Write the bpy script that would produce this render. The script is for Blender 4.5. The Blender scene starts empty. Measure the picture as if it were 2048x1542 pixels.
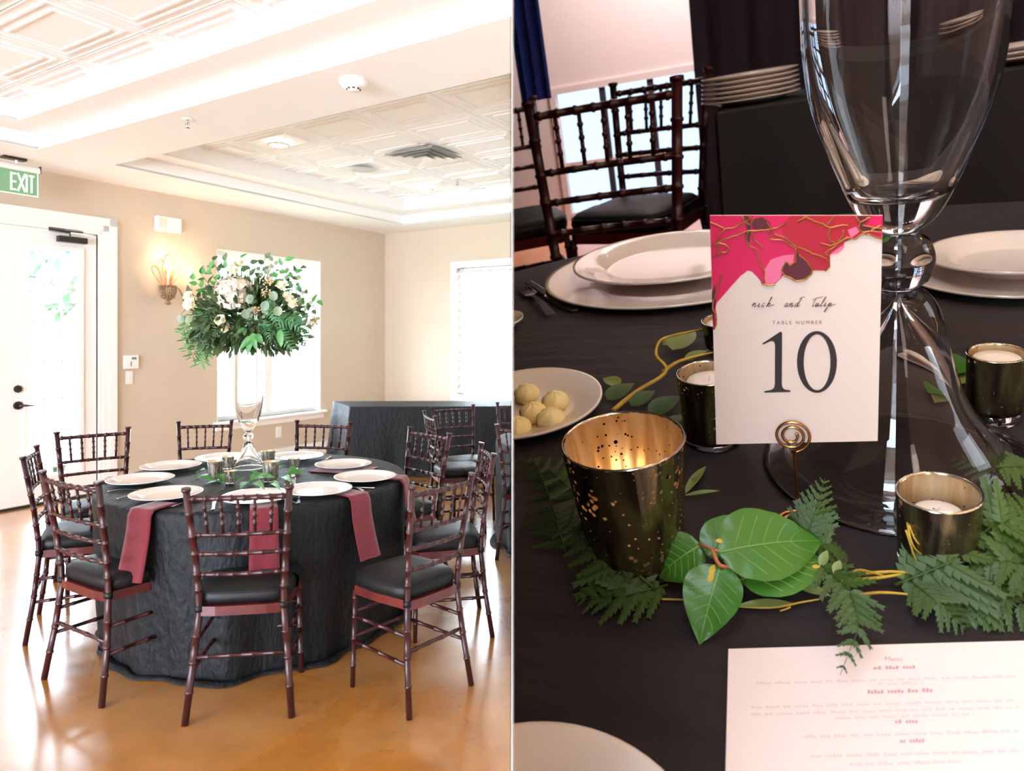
import bpy, bmesh, math, random
from math import sin, cos, pi, sqrt, radians, atan2
from mathutils import Vector as V, Matrix
random.seed(7)
SC = bpy.context.scene
COL = SC.collection
# ---------------------------------------------------------------- camera, world, light
F = 1406.0; PU, PV, HC = 1024.0, 675.0, 1.53
cam = bpy.data.cameras.new('camera'); camo = bpy.data.objects.new('camera', cam); COL.objects.link(camo)
camo.location = (0, 0, HC); camo.rotation_euler = (pi/2, 0, 0)
cam.sensor_width = 36; cam.lens = F/2048*36; cam.shift_y = -(771-PV)/2048
cam.clip_start = .02; cam.clip_end = 400
cam.dof.use_dof = True; cam.dof.focus_distance = 4.0; cam.dof.aperture_fstop = 1.8
SC.camera = camo
SC.view_settings.view_transform = 'Standard'; SC.view_settings.look = 'None'
SC.view_settings.gamma = 1; SC.view_settings.exposure = 0.0; SC.view_settings.use_curve_mapping = False
SC.cycles.max_bounces = 14; SC.cycles.transmission_bounces = 12; SC.cycles.transparent_max_bounces = 16
SC.cycles.diffuse_bounces = 6; SC.cycles.glossy_bounces = 5
SC.cycles.caustics_refractive = True; SC.cycles.caustics_reflective = False
SC.cycles.sample_clamp_indirect = 6; SC.cycles.blur_glossy = .5
WORLD = 28.0
w = bpy.data.worlds.new('world'); SC.world = w; w.use_nodes = True
w.node_tree.nodes['Background'].inputs[0].default_value = (.82, .95, 1.12, 1)
w.node_tree.nodes['Background'].inputs[1].default_value = WORLD

RKEY, RSIDE, RBACK = 1080, 650, 6000
# ---- frames
# left room: corner P0, D1 runs away along the left wall, D2 runs from the left wall into the room
P0 = V((-1.879, 10.4, 0)); D1 = V((.5245, .8514, 0)); D2 = V((.8514, -.5245, 0))
ROOM = Matrix.Translation(P0) @ Matrix(((D2.x, D1.x, 0, 0), (D2.y, D1.y, 0, 0), (0, 0, 1, 0), (0, 0, 0, 1)))   # local x=b, y=a
def floor_at(u, v, z=0.0):
    Y = (HC-z)*F/(v-PV); return V(((u-PU)/F*Y, Y, z))
def at(u, v, Y): return V(((u-PU)/F*Y, Y, HC-(v-PV)/F*Y))
def room_at(u, v, z):
    return ROOM.inverted() @ floor_at(u, v, z)
def w1(u, v, b=0.0):      # point on the left wall -> (a, z)
    x = (u-PU)/F; n = D2
    Y = (b + P0.x*n.x + P0.y*n.y)/(x*n.x+n.y)
    p = at(u, v, Y); return (p-P0).dot(D1), p.z
def w2(u, v, a=0.0):
    x = (u-PU)/F; n = D1
    Y = (a + P0.x*n.x + P0.y*n.y)/(x*n.x+n.y)
    p = at(u, v, Y); return (p-P0).dot(D2), p.z
# right set: its own upright direction, seven times life size
EL = radians(31.5); DC = .56; S = 7.0
r_ = V(((1600-PU)/F, 1, -(950-PV)/F)).normalized()
e1 = r_.cross(V((0, 0, 1))).normalized(); e2 = e1.cross(r_).normalized()
N_ = (e2*cos(EL) - r_*sin(EL) - e1*.03).normalized()
EX = (e1 - N_*e1.dot(N_)).normalized(); EY = N_.cross(EX).normalized()
RS = Matrix(((EX.x, EY.x, N_.x), (EX.y, EY.y, N_.y), (EX.z, EY.z, N_.z)))
CL = V((0, -DC*cos(EL), DC*sin(EL)))
MR = Matrix.Translation(V((0, 0, HC))) @ (RS*S).to_4x4() @ Matrix.Translation(-CL)
MRI = MR.inverted()
def ray(u, v): return (RS.transposed() @ V(((u-PU)/F, 1, -(v-PV)/F)))
def L(u, v, h=0.0):
    d = ray(u, v); t = (h-CL.z)/d.z; return CL + d*t
def LY(u, v, y):
    d = ray(u, v); t = (y-CL.y)/d.y; return CL + d*t
def proj(p):
    q = MR @ V(p); q -= V((0, 0, HC)); return PU+F*q.x/q.y, PV-F*q.z/q.y, q.y
def hsolve(b, v):
    lo, hi = 0.0, .6
    for _ in range(40):
        m = (lo+hi)/2
        if proj((b.x, b.y, m))[1] > v: lo = m
        else: hi = m
    return lo
def rad(p, wpx):
    u, v, y = proj(p); k = 1/cos(math.atan((u-PU)/F)); return wpx/F*y/S/k
# ---------------------------------------------------------------- materials
def lin(c):
    r = []
    for x in c:
        x /= 255.0
        r.append(x/12.92 if x <= .04045 else ((x+.055)/1.055)**2.4)
    return tuple(r)+(1.0,)
class NT:
    def __init__(s, name):
        s.m = bpy.data.materials.new(name); s.m.use_nodes = True; s.t = s.m.node_tree; s.t.nodes.clear()
        s.out = s.n('ShaderNodeOutputMaterial')
    def n(s, ty, **kw):
        x = s.t.nodes.new(ty)
        for k, v in kw.items(): setattr(x, k, v)
        return x
    def l(s, a, b): s.t.links.new(a, b)
def mat(name, c, rough=.5, metal=0.0, c2=None, ns=8.0, stretch=(1, 1, 1), bump=0.0, bs=40.0, bst=(1, 1, 1), sheen=0.0, coat=0.0, spec=.5, trans=0.0, ior=1.45, detail=4.0, ramp=(.35, .65), sss=0.0, emis=None, es=0.0):
    N = NT(name); p = N.n('ShaderNodeBsdfPrincipled'); N.l(p.outputs[0], N.out.inputs[0])
    p.inputs['Base Color'].default_value = lin(c); p.inputs['Roughness'].default_value = rough
    p.inputs['Metallic'].default_value = metal; p.inputs['Sheen Weight'].default_value = sheen
    p.inputs['Coat Weight'].default_value = coat; p.inputs['Specular IOR Level'].default_value = spec
    p.inputs['Transmission Weight'].default_value = trans; p.inputs['IOR'].default_value = ior
    if sss: p.inputs['Subsurface Weight'].default_value = sss; p.inputs['Subsurface Scale'].default_value = .01
    if emis: p.inputs['Emission Color'].default_value = lin(emis); p.inputs['Emission Strength'].default_value = es
    if c2 or bump:
        tc = N.n('ShaderNodeTexCoord')
    if c2:
        mp = N.n('ShaderNodeMapping'); mp.inputs['Scale'].default_value = stretch
        nz = N.n('ShaderNodeTexNoise'); nz.inputs['Scale'].default_value = ns; nz.inputs['Detail'].default_value = detail
        cr = N.n('ShaderNodeValToRGB'); cr.color_ramp.elements[0].position = ramp[0]; cr.color_ramp.elements[1].position = ramp[1]
        cr.color_ramp.elements[0].color = lin(c); cr.color_ramp.elements[1].color = lin(c2)
        N.l(tc.outputs['Object'], mp.inputs[0]); N.l(mp.outputs[0], nz.inputs[0]); N.l(nz.outputs[0], cr.inputs[0]); N.l(cr.outputs[0], p.inputs['Base Color'])
    if bump:
        mp = N.n('ShaderNodeMapping'); mp.inputs['Scale'].default_value = bst
        nz = N.n('ShaderNodeTexNoise'); nz.inputs['Scale'].default_value = bs; nz.inputs['Detail'].default_value = 6
        b = N.n('ShaderNodeBump'); b.inputs['Strength'].default_value = bump; b.inputs['Distance'].default_value = .02
        N.l(tc.outputs['Object'], mp.inputs[0]); N.l(mp.outputs[0], nz.inputs[0]); N.l(nz.outputs[0], b.inputs['Height']); N.l(b.outputs[0], p.inputs['Normal'])
    return N.m
def pane_mat(name, tint, rough=0.02, fac=.12):
    N = NT(name); t = N.n('ShaderNodeBsdfTransparent'); t.inputs[0].default_value = tint
    g = N.n('ShaderNodeBsdfGlossy'); g.inputs[1].default_value = rough
    lw = N.n('ShaderNodeLayerWeight'); lw.inputs[0].default_value = fac
    mx = N.n('ShaderNodeMixShader'); N.l(lw.outputs['Fresnel'], mx.inputs[0]); N.l(t.outputs[0], mx.inputs[1]); N.l(g.outputs[0], mx.inputs[2])
    N.l(mx.outputs[0], N.out.inputs[0]); return N.m
def leaf_mat(name, c, c2, ns=6, rough=.4, tl=.22):
    N = NT(name); p = N.n('ShaderNodeBsdfPrincipled'); tr = N.n('ShaderNodeBsdfTranslucent'); mx = N.n('ShaderNodeMixShader'); mx.inputs[0].default_value = tl
    tc = N.n('ShaderNodeTexCoord'); nz = N.n('ShaderNodeTexNoise'); nz.inputs['Scale'].default_value = ns; nz.inputs['Detail'].default_value = 5
    cr = N.n('ShaderNodeValToRGB'); cr.color_ramp.elements[0].position = .35; cr.color_ramp.elements[1].position = .68
    cr.color_ramp.elements[0].color = lin(c); cr.color_ramp.elements[1].color = lin(c2)
    b = N.n('ShaderNodeBump'); b.inputs['Strength'].default_value = .25; b.inputs['Distance'].default_value = .01
    N.l(tc.outputs['Object'], nz.inputs[0]); N.l(nz.outputs[0], cr.inputs[0]); N.l(cr.outputs[0], p.inputs['Base Color']); N.l(cr.outputs[0], tr.inputs[0])
    N.l(nz.outputs[0], b.inputs['Height']); N.l(b.outputs[0], p.inputs['Normal'])
    p.inputs['Roughness'].default_value = rough
    N.l(p.outputs[0], mx.inputs[1]); N.l(tr.outputs[0], mx.inputs[2]); N.l(mx.outputs[0], N.out.inputs[0]); return N.m
def mercury(name, c, c2, sc, metal=.9, rough=.22, thr=.16, k=1.0, tl=0.0):
    """silvered votive glass: streaked metal film with pin holes that let the light through"""
    N = NT(name); tc = N.n('ShaderNodeTexCoord')
    p = N.n('ShaderNodeBsdfPrincipled'); p.inputs['Metallic'].default_value = metal; p.inputs['Roughness'].default_value = rough
    mp = N.n('ShaderNodeMapping'); mp.inputs['Scale'].default_value = (sc, sc, sc*.16)
    nz = N.n('ShaderNodeTexNoise'); nz.inputs['Scale'].default_value = 1.2; nz.inputs['Detail'].default_value = 5; nz.inputs['Distortion'].default_value = .8
    cr = N.n('ShaderNodeValToRGB'); cr.color_ramp.elements[0].position = .38; cr.color_ramp.elements[1].position = .66
    cr.color_ramp.elements[0].color = lin(c); cr.color_ramp.elements[1].color = lin(c2)
    b = N.n('ShaderNodeBump'); b.inputs['Strength'].default_value = .7; b.inputs['Distance'].default_value = .004*k
    N.l(tc.outputs['Object'], mp.inputs[0]); N.l(mp.outputs[0], nz.inputs[0]); N.l(nz.outputs[0], cr.inputs[0]); N.l(cr.outputs[0], p.inputs['Base Color'])
    N.l(nz.outputs[0], b.inputs['Height']); N.l(b.outputs[0], p.inputs['Normal'])
    vo = N.n('ShaderNodeTexVoronoi'); vo.inputs['Scale'].default_value = sc*3.4; N.l(tc.outputs['Object'], vo.inputs['Vector'])
    n2 = N.n('ShaderNodeTexNoise'); n2.inputs['Scale'].default_value = sc*.45; N.l(tc.outputs['Object'], n2.inputs['Vector'])
    a = N.n('ShaderNodeMath', operation='MULTIPLY_ADD'); a.inputs[1].default_value = thr*6.5; a.inputs[2].default_value = -thr*2.3; N.l(n2.outputs[0], a.inputs[0])
    lt = N.n('ShaderNodeMath', operation='LESS_THAN'); N.l(vo.outputs['Distance'], lt.inputs[0]); N.l(a.outputs[0], lt.inputs[1])
    t = N.n('ShaderNodeBsdfTransparent'); mx = N.n('ShaderNodeMixShader'); N.l(lt.outputs[0], mx.inputs[0])
    if tl:
        tr = N.n('ShaderNodeBsdfTranslucent'); N.l(cr.outputs[0], tr.inputs[0]); m2 = N.n('ShaderNodeMixShader'); m2.inputs[0].default_value = tl
        N.l(p.outputs[0], m2.inputs[1]); N.l(tr.outputs[0], m2.inputs[2]); N.l(m2.outputs[0], mx.inputs[1])
    else: N.l(p.outputs[0], mx.inputs[1]); N.l(t.outputs[0], mx.inputs[2])
    N.l(mx.outputs[0], N.out.inputs[0]); return N.m
Mt = {}
Mt['wall'] = mat('beige_paint', (202, 186, 166), .75, c2=(199, 182, 161), ns=1.5, bump=.05, bs=120)
Mt['ceil'] = mat('white_ceiling_paint', (248, 247, 246), .8, bump=.03, bs=90)
Mt['tile'] = mat('white_ceiling_tile', (250, 250, 252), .6)
Mt['white'] = mat('white_gloss_paint', (243, 241, 238), .35, bump=.02, bs=30)
Mt['part'] = mat('partition_paint', (236, 230, 222), .8)
Mt['partd'] = mat('partition_dark', (40, 32, 30), .8)
Mt['dark'] = mat('dark_bronze', (62, 56, 50), .35, metal=.8)
Mt['silver'] = mat('brushed_steel', (190, 186, 182), .25, metal=1)
Mt['plastic'] = mat('white_plastic', (240, 238, 234), .4)
Mt['screen'] = mat('grey_display', (120, 128, 120), .3)
Mt['slit'] = mat('dark_slot', (45, 48, 48), .6)
Mt['wood'] = mat('mahogany_stain', (40, 13, 15), .36, c2=(58, 19, 20), ns=14, stretch=(1, 1, .15), coat=.12, spec=.4)
Mt['apron'] = mat('red_mahogany', (72, 18, 20), .25, c2=(88, 26, 24), ns=9, coat=.2)
Mt['cushion'] = mat('black_cushion_cloth', (12, 12, 14), .5, bump=.1, bs=14, spec=.3)
Mt['cloth'] = mat('black_crinkle_cloth', (10, 11, 13), .6, c2=(14, 16, 19), ns=30, bump=.6, bs=26, bst=(1.4, 1.4, .6), spec=.3)
Mt['napkin'] = mat('burgundy_napkin', (98, 13, 28), .8, c2=(108, 18, 34), ns=60, bump=.15, bs=140, sheen=.3)
Mt['china'] = mat('white_china', (240, 236, 236), .12, coat=.4)
Mt['chrome'] = mat('polished_steel', (215, 212, 210), .12, metal=1)
Mt['glass'] = mat('clear_glass', (255, 255, 255), 0.0, trans=1, ior=1.45)
Mt['pane'] = pane_mat('window_glass', (.97, 1, .99, 1))
Mt['petal'] = mat('cream_petal', (222, 208, 186), .7, c2=(240, 230, 212), ns=40)
Mt['rose'] = mat('cream_rose', (240, 226, 192), .6, c2=(248, 240, 220), ns=14, sss=.1)
Mt['euca'] = leaf_mat('eucalyptus_leaf', (110, 134, 108), (150, 164, 130), 14, tl=.4)
Mt['green'] = leaf_mat('bright_leaf', (60, 130, 60), (104, 168, 90), 10, tl=.42)
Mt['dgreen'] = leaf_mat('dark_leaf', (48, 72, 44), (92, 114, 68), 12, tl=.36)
Mt['fernm'] = leaf_mat('fern_green', (62, 132, 80), (110, 170, 112), 12, tl=.42)
Mt['stem'] = mat('brown_stem', (96, 84, 52), .6)
Mt['candle'] = mat('candle_wax', (238, 222, 208), .5, sss=.2)
Mt['mercs'] = mercury('silver_mercury_glass', (84, 76, 62), (226, 220, 204), 90, .7, .22, thr=.2)
Mt['salt'] = mat('salt_crystals', (228, 222, 216), .8); Mt['pepper'] = mat('ground_pepper', (150, 112, 84), .9, c2=(90, 64, 50), ns=300)
# concrete floor
def floor_mat():
    N = NT('stained_concrete'); tc = N.n('ShaderNodeTexCoord')
    p = N.n('ShaderNodeBsdfPrincipled'); N.l(p.outputs[0], N.out.inputs[0])
    nz = N.n('ShaderNodeTexNoise'); nz.inputs['Scale'].default_value = .9; nz.inputs['Detail'].default_value = 8; nz.inputs['Distortion'].default_value = .7
    cr = N.n('ShaderNodeValToRGB'); e = cr.color_ramp.elements
    e[0].position = .3; e[0].color = lin((138, 88, 34)); e[1].position = .72; e[1].color = lin((172, 134, 92))
    x = e.new(.5); x.color = lin((162, 106, 42))
    n2 = N.n('ShaderNodeTexNoise'); n2.inputs['Scale'].default_value = 7; n2.inputs['Detail'].default_value = 8
    mx = N.n('ShaderNodeMix', data_type='RGBA', blend_type='OVERLAY'); mx.inputs[0].default_value = .35
    N.l(tc.outputs['Object'], nz.inputs[0]); N.l(tc.outputs['Object'], n2.inputs[0]); N.l(nz.outputs[0], cr.inputs[0])
    N.l(cr.outputs[0], mx.inputs[6]); N.l(n2.outputs[0], mx.inputs[7]); N.l(mx.outputs[2], p.inputs['Base Color'])
    mr = N.n('ShaderNodeMapRange'); mr.inputs[3].default_value = .16; mr.inputs[4].default_value = .38; N.l(nz.outputs[0], mr.inputs[0]); N.l(mr.outputs[0], p.inputs['Roughness'])
    p.inputs['Coat Weight'].default_value = 1; p.inputs['Coat IOR'].default_value = 1.65; p.inputs['Coat Roughness'].default_value = .17
    b = N.n('ShaderNodeBump'); b.inputs['Strength'].default_value = .03; b.inputs['Distance'].default_value = .01; N.l(n2.outputs[0], b.inputs['Height']); N.l(b.outputs[0], p.inputs['Normal'])
    return N.m
Mt['floor'] = floor_mat()
# ---------------------------------------------------------------- mesh helpers
class MB:
    def __init__(s): s.v = []; s.f = []; s.sm = []; s.mi = []; s.cur = 0
    def face(s, f, sm=False): s.f.append(tuple(f)); s.sm.append(sm); s.mi.append(s.cur)
    def box(s, x0, x1, y0, y1, z0, z1, bev=0.0):
        if x0 > x1: x0, x1 = x1, x0
        if y0 > y1: y0, y1 = y1, y0
        if z0 > z1: z0, z1 = z1, z0
        if bev <= 0:
            i = len(s.v); s.v += [V((x, y, z)) for z in (z0, z1) for y in (y0, y1) for x in (x0, x1)]
            for q in ((0, 2, 3, 1), (4, 5, 7, 6), (0, 1, 5, 4), (2, 6, 7, 3), (0, 4, 6, 2), (1, 3, 7, 5)): s.face([i+k for k in q])
        else:
            bm = bmesh.new(); bmesh.ops.create_cube(bm, size=1)
            for q in bm.verts: q.co = V(((x0+x1)/2+q.co.x*(x1-x0), (y0+y1)/2+q.co.y*(y1-y0), (z0+z1)/2+q.co.z*(z1-z0)))
            bmesh.ops.bevel(bm, geom=bm.edges[:], offset=bev, segments=2, profile=.6, affect='EDGES'); s.addbm(bm)
        return s
    def addbm(s, bm, sm=False):
        i = len(s.v); bm.verts.index_update(); s.v += [q.co.copy() for q in bm.verts]
        for f in bm.faces: s.face([i+q.index for q in f.verts], sm)
        bm.free()
    def quad(s, a, b, c, d): i = len(s.v); s.v += [V(a), V(b), V(c), V(d)]; s.face((i, i+1, i+2, i+3))
    def poly(s, pts): i = len(s.v); s.v += [V(p) for p in pts]; s.face(range(i, i+len(pts)))
    def prism(s, pts, d):       # flat polygon extruded by vector d
        n = len(pts); i = len(s.v); s.v += [V(p) for p in pts]+[V(p)+V(d) for p in pts]
        s.face([i+k for k in range(n)][::-1]); s.face([i+n+k for k in range(n)])
        for k in range(n): s.face((i+k, i+(k+1) % n, i+n+(k+1) % n, i+n+k))
    def tube(s, pts, r, n=8, cap=True):
        pts = [V(p) for p in pts]; m = len(pts)
        rr = r if isinstance(r, (list, tuple)) else [r]*m
        i = len(s.v); nrm = None
        for k, p in enumerate(pts):
            t = (pts[min(k+1, m-1)]-pts[max(k-1, 0)]).normalized()
            if nrm is None: nrm = t.orthogonal().normalized()
            else:
                nrm = nrm - t*nrm.dot(t)
                nrm = nrm.normalized() if nrm.length > 1e-6 else t.orthogonal().normalized()
            bn = t.cross(nrm)
            for j in range(n):
                a = 2*pi*j/n; s.v.append(p+(nrm*cos(a)+bn*sin(a))*rr[k])
        for k in range(m-1):
            for j in range(n):
                s.face((i+k*n+j, i+k*n+(j+1) % n, i+(k+1)*n+(j+1) % n, i+(k+1)*n+j), True)
        if cap: s.face([i+j for j in range(n)][::-1]); s.face([i+(m-1)*n+j for j in range(n)])
        return s
    def lathe(s, prof, n=32, c=(0, 0, 0), fn=None, closed=False):
        i = len(s.v); c = V(c); m = len(prof)
        for (r, z) in prof:
            for j in range(n):
                a = 2*pi*j/n; q = r if fn is None else fn(r, z, a); s.v.append(c+V((q*cos(a), q*sin(a), z)))
        for k in range(m if closed else m-1):
            k2 = (k+1) % m
            for j in range(n): s.face((i+k*n+j, i+k*n+(j+1) % n, i+k2*n+(j+1) % n, i+k2*n+j), True)
        return s
    def grid(s, fn, nu, nv, sm=True):
        i = len(s.v)
        for a in range(nu+1):
            for b in range(nv+1): s.v.append(V(fn(a/nu, b/nv)))
        for a in range(nu):
            for b in range(nv):
                q = i+a*(nv+1)+b; s.face((q, q+nv+1, q+nv+2, q+1), sm)
        return s
    def ell(s, c, rx, ry, rz, n=12, m=8):
        c = V(c); s.grid(lambda u, v: c+V((rx*cos(2*pi*u)*sin(pi*v), ry*sin(2*pi*u)*sin(pi*v), rz*cos(pi*v))), n, m); return s
    def build(s, name, m, parent=None, mtx=None):
        me = bpy.data.meshes.new(name); me.from_pydata([tuple(q) for q in s.v], [], s.f)
        for x in (m if isinstance(m, (list, tuple)) else [m]): me.materials.append(Mt[x] if isinstance(x, str) else x)
        me.polygons.foreach_set('use_smooth', s.sm); me.polygons.foreach_set('material_index', s.mi); me.validate(); me.update()
        o = bpy.data.objects.new(name, me); COL.objects.link(o)
        if parent is not None: o.parent = parent
        if mtx is not None: o.matrix_local = mtx
        return o
SIDE = {}
def tag(o, label=None, cat=None, group=None, kind=None, side='L'):
    if label: o['label'] = label
    if cat: o['category'] = cat
    if group: o['group'] = group
    if kind: o['kind'] = kind
    SIDE[o.name] = side; return o
def mtx(loc=(0, 0, 0), rz=0.0, base=None, sc=(1, 1, 1)):
    m = Matrix.Translation(V(loc)) @ Matrix.Rotation(rz, 4, 'Z') @ Matrix.Diagonal(V(sc).to_4d())
    return (base @ m) if base is not None else m
def thing(name, label, cat, m, group=None, side='L'):
    o = bpy.data.objects.new(name, None); COL.objects.link(o); o.empty_display_size = .1; o.matrix_world = m
    return tag(o, label, cat, group, None, side)
def dup(root, m, label, group=None):
    r = root.copy(); COL.objects.link(r); r.matrix_world = m; r['label'] = label
    if group: r['group'] = group
    SIDE[r.name] = SIDE[root.name]
    for ch in list(root.children):
        c = ch.copy(); COL.objects.link(c); c.parent = r
        for g in ch.children:
            d = g.copy(); COL.objects.link(d); d.parent = c
    return r
# leaves
PROF = {'ovate': lambda t: 2.8*t**.55*max(0, 1-t)**1.05, 'round': lambda t: sqrt(max(0, 1-(2*t-1)**2)),
        'lance': lambda t: sin(pi*t)**.9 if 0 < t < 1 else 0}
def leaf(mb, a, b, hw, nrm, prof='ovate', fold=.18, arc=.0, n=8, wav=0.0):
    a, b, nrm = V(a), V(b), V(nrm).normalized(); d = b-a; Ln = d.length; t_ = d.normalized(); sd = t_.cross(nrm)
    if sd.length < 1e-4: sd = t_.orthogonal()
    sd.normalize(); up = sd.cross(t_); fn = PROF[prof]
    def P(u, v):
        s = (v-.5)*2; wd = hw*max(.02, fn(u))
        return a + d*u + sd*wd*s + up*(fold*wd*abs(s)+arc*Ln*sin(pi*u)*.6 - arc*Ln*u*u*.5 + wav*hw*sin(u*14+s*3)*abs(s))
    mb.grid(P, n, 4)
def fern(mb, pts, ln, nrm, pairs=9, lobes=6, ang=1.0, droop=.1, wid=.16, base=.12, seed=0):
    """pts: stem polyline; ln: longest pinna"""
    R = random.Random(seed); pts = [V(p) for p in pts]; nrm = V(nrm).normalized()
    def S_(t):
        x = t*(len(pts)-1); k = min(int(x), len(pts)-2); return pts[k].lerp(pts[k+1], x-k), (pts[k+1]-pts[k]).normalized()
    mb.tube([S_(k/10)[0] for k in range(11)], [ln*.022*(1-.08*k) for k in range(11)], 5)
    for k in range(pairs):
        t = base+(1-base)*k/(pairs-.3); p, d = S_(min(t, .995)); side = d.cross(nrm).normalized()
        l = ln*(1-t*.98)**.75*(.72+.28*min(1, k/2))*R.uniform(.92, 1.06)
        for sg in (-1, 1):
            a = ang*R.uniform(.9, 1.1)
            dr = (d*cos(a)+side*sg*sin(a)-nrm*droop*R.uniform(.4, 1.5)).normalized()
            up = dr.cross(side*sg).normalized(); sd = dr.cross(nrm).normalized()
            L_ = max(2, int(lobes*(.4+.6*l/ln)))
            tip = p+dr*l
            mb.tube([p, p.lerp(tip, .5), tip], [ln*.012, ln*.008, ln*.002], 3, False)
            for q in range(L_):
                tt = (q+.4)/L_; c = p.lerp(tip, tt); lw = l*wid*(1-tt*.75)*1.25; ll = l/L_*.95
                for s2 in (-1, 1):
                    a0 = c-dr*ll*.5; a1 = c+dr*ll*.6; o = c+dr*ll*.9+sd*s2*lw; m1 = c-dr*ll*.15+sd*s2*lw*.75
                    i = len(mb.v); z = nrm*lw*.12
                    mb.v += [a0, a1, o-z, m1-z*.3]; mb.face((i, i+1, i+2, i+3) if s2 > 0 else (i, i+3, i+2, i+1))
            i = len(mb.v); mb.v += [tip-dr*l*.15-sd*l*wid*.2, tip-dr*l*.15+sd*l*wid*.2, tip+dr*l*.03]; mb.face((i, i+1, i+2))
def text_mesh(txt, size):
    cu = bpy.data.curves.new('t', 'FONT'); cu.body = txt; cu.size = size; cu.align_x = 'CENTER'; cu.resolution_u = 3
    o = bpy.data.objects.new('t', cu); COL.objects.link(o); dg = bpy.context.evaluated_depsgraph_get()
    me = bpy.data.meshes.new_from_object(o.evaluated_get(dg)); vs = [q.co.copy() for q in me.vertices]; fs = [tuple(p.vertices) for p in me.polygons]
    bpy.data.objects.remove(o); bpy.data.curves.remove(cu); return vs, fs
# ================================================================ LEFT: banquet room
ZC = 3.06; Z1 = 3.18; Z2 = 3.31; WH = ZC
mb = MB(); mb.quad((0, -14.5, 0), (13, -14.5, 0), (13, 0, 0), (0, 0, 0)); mb.quad((0, -14.5, -.1), (0, 0, -.1), (13, 0, -.1), (13, -14.5, -.1))
tag(mb.build('floor', 'floor', mtx=ROOM), kind='structure')
# openings in the left wall
aD0 = w1(8, 700)[0]-.05; aD1 = w1(196, 700)[0]; zD = w1(196, 470)[1]
aW0 = w1(434, 700)[0]; aW1 = w1(641, 700)[0]; zW1 = (w1(434, 498)[1]+w1(641, 523)[1])/2; zW0 = (w1(434, 843)[1]+w1(641, 822)[1])/2
aD00 = aD0-.95
mb = MB(); T = .17
mb.box(-T, 0, -14.5, aD00, 0, WH); mb.box(-T, 0, aD00, aD1, zD, WH); mb.box(-T, 0, aD1, aW0, 0, WH)
mb.box(-T, 0, aW0, aW1, 0, zW0); mb.box(-T, 0, aW0, aW1, zW1, WH); mb.box(-T, 0, aW1, 0.17, 0, WH)
tag(mb.build('wall_left', 'wall', mtx=ROOM), kind='structure')
bS0, zS1 = w2(905, 525); zS0 = w2(905, 800)[1]; bS1 = bS0+1.25; f_ = .085
mb = MB()
mb.box(0, bS0+f_, 0, .17, 0, WH); mb.box(bS0+f_, bS1-f_, 0, .17, 0, zS0+f_); mb.box(bS0+f_, bS1-f_, 0, .17, zS1-f_, WH); mb.box(bS1-f_, 6, 0, .17, 0, WH)
tag(mb.build('wall_back', 'wall', mtx=ROOM), kind='structure')
# wall behind the camera: one wide unseen opening, added and enlarged for daylight
mb = MB(); yb = -14.5
for x0, x1, z0, z1 in ((0, .8, 0, WH), (.8, 8.5, 0, .15), (.8, 8.5, 2.9, WH), (8.5, 13, 0, WH)): mb.box(x0, x1, yb-.15, yb, z0, z1)
tag(mb.build('wall_near', 'wall', mtx=ROOM), kind='structure')
# ceiling with two stepped trays
mb = MB()
def hq(x0, x1, y0, y1, z): mb.box(x0, x1, y0, y1, z, z+.02)
TR = [(.775, 13, -4.41, -.52), (.775, 13, -9.4, -5.02)]
hq(0, .775, -14.5, 0, ZC); hq(.775, 13, -.52, 0, ZC); hq(.775, 13, -5.02, -4.41, ZC); hq(.775, 13, -14.5, -9.4, ZC)
for (x0, x1, y0, y1) in TR:
    i_ = .27
    for z, za, o in ((ZC, Z1, 0), (Z1, Z2+.03, i_)):
        X0, Y0, Y1 = x0+o, y0+o, y1-o
        mb.box(X0-.02, X0, Y0, Y1, z+.002, za); mb.box(X0, x1, Y0-.02, Y0, z+.002, za); mb.box(X0, x1, Y1, Y1+.02, z+.002, za)
    mb.box(x0, x0+i_, y0, y1, Z1, Z1+.02); mb.box(x0+i_, x1, y0, y0+i_, Z1, Z1+.02); mb.box(x0+i_, x1, y1-i_, y1, Z1, Z1+.02)
    mb.box(x0, x1, y0, y1, Z2+.06, Z2+.08)
ceil = tag(mb.build('ceiling', 'ceil', mtx=ROOM), kind='structure')
PB, PA = .79, .565
tm = MB()
def ring(x0, x1, y0, y1, wd, z0, z1):      # frame of four sloping bars hanging below the tile
    for a, b in (((x0, y0), (x1, y0)), ((x1, y0), (x1, y1)), ((x1, y1), (x0, y1)), ((x0, y1), (x0, y0))): pass
    tm.box(x0, x1, y0, y0+wd, z0, z1); tm.box(x0, x1, y1-wd, y1, z0, z1); tm.box(x0, x0+wd, y0+wd, y1-wd, z0, z1); tm.box(x1-wd, x1, y0+wd, y1-wd, z0, z1)
hx, hy = PB/2-.004, PA/2-.004
tm.box(-hx, hx, -hy, hy, .012, .02)
ring(-hx, hx, -hy, hy, .012, .008, .012)
ring(-hx+.06, hx-.06, -hy+.06, hy-.06, .014, .003, .012)
ring(-hx+.12, hx-.12, -hy+.12, hy-.12, .014, -.002, .012)
tm.box(-hx+.136, hx-.136, -hy+.136, hy-.136, .007, .012)
tile0 = None
def xw(b, a): return (P0+D2*b+D1*a).x
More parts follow.
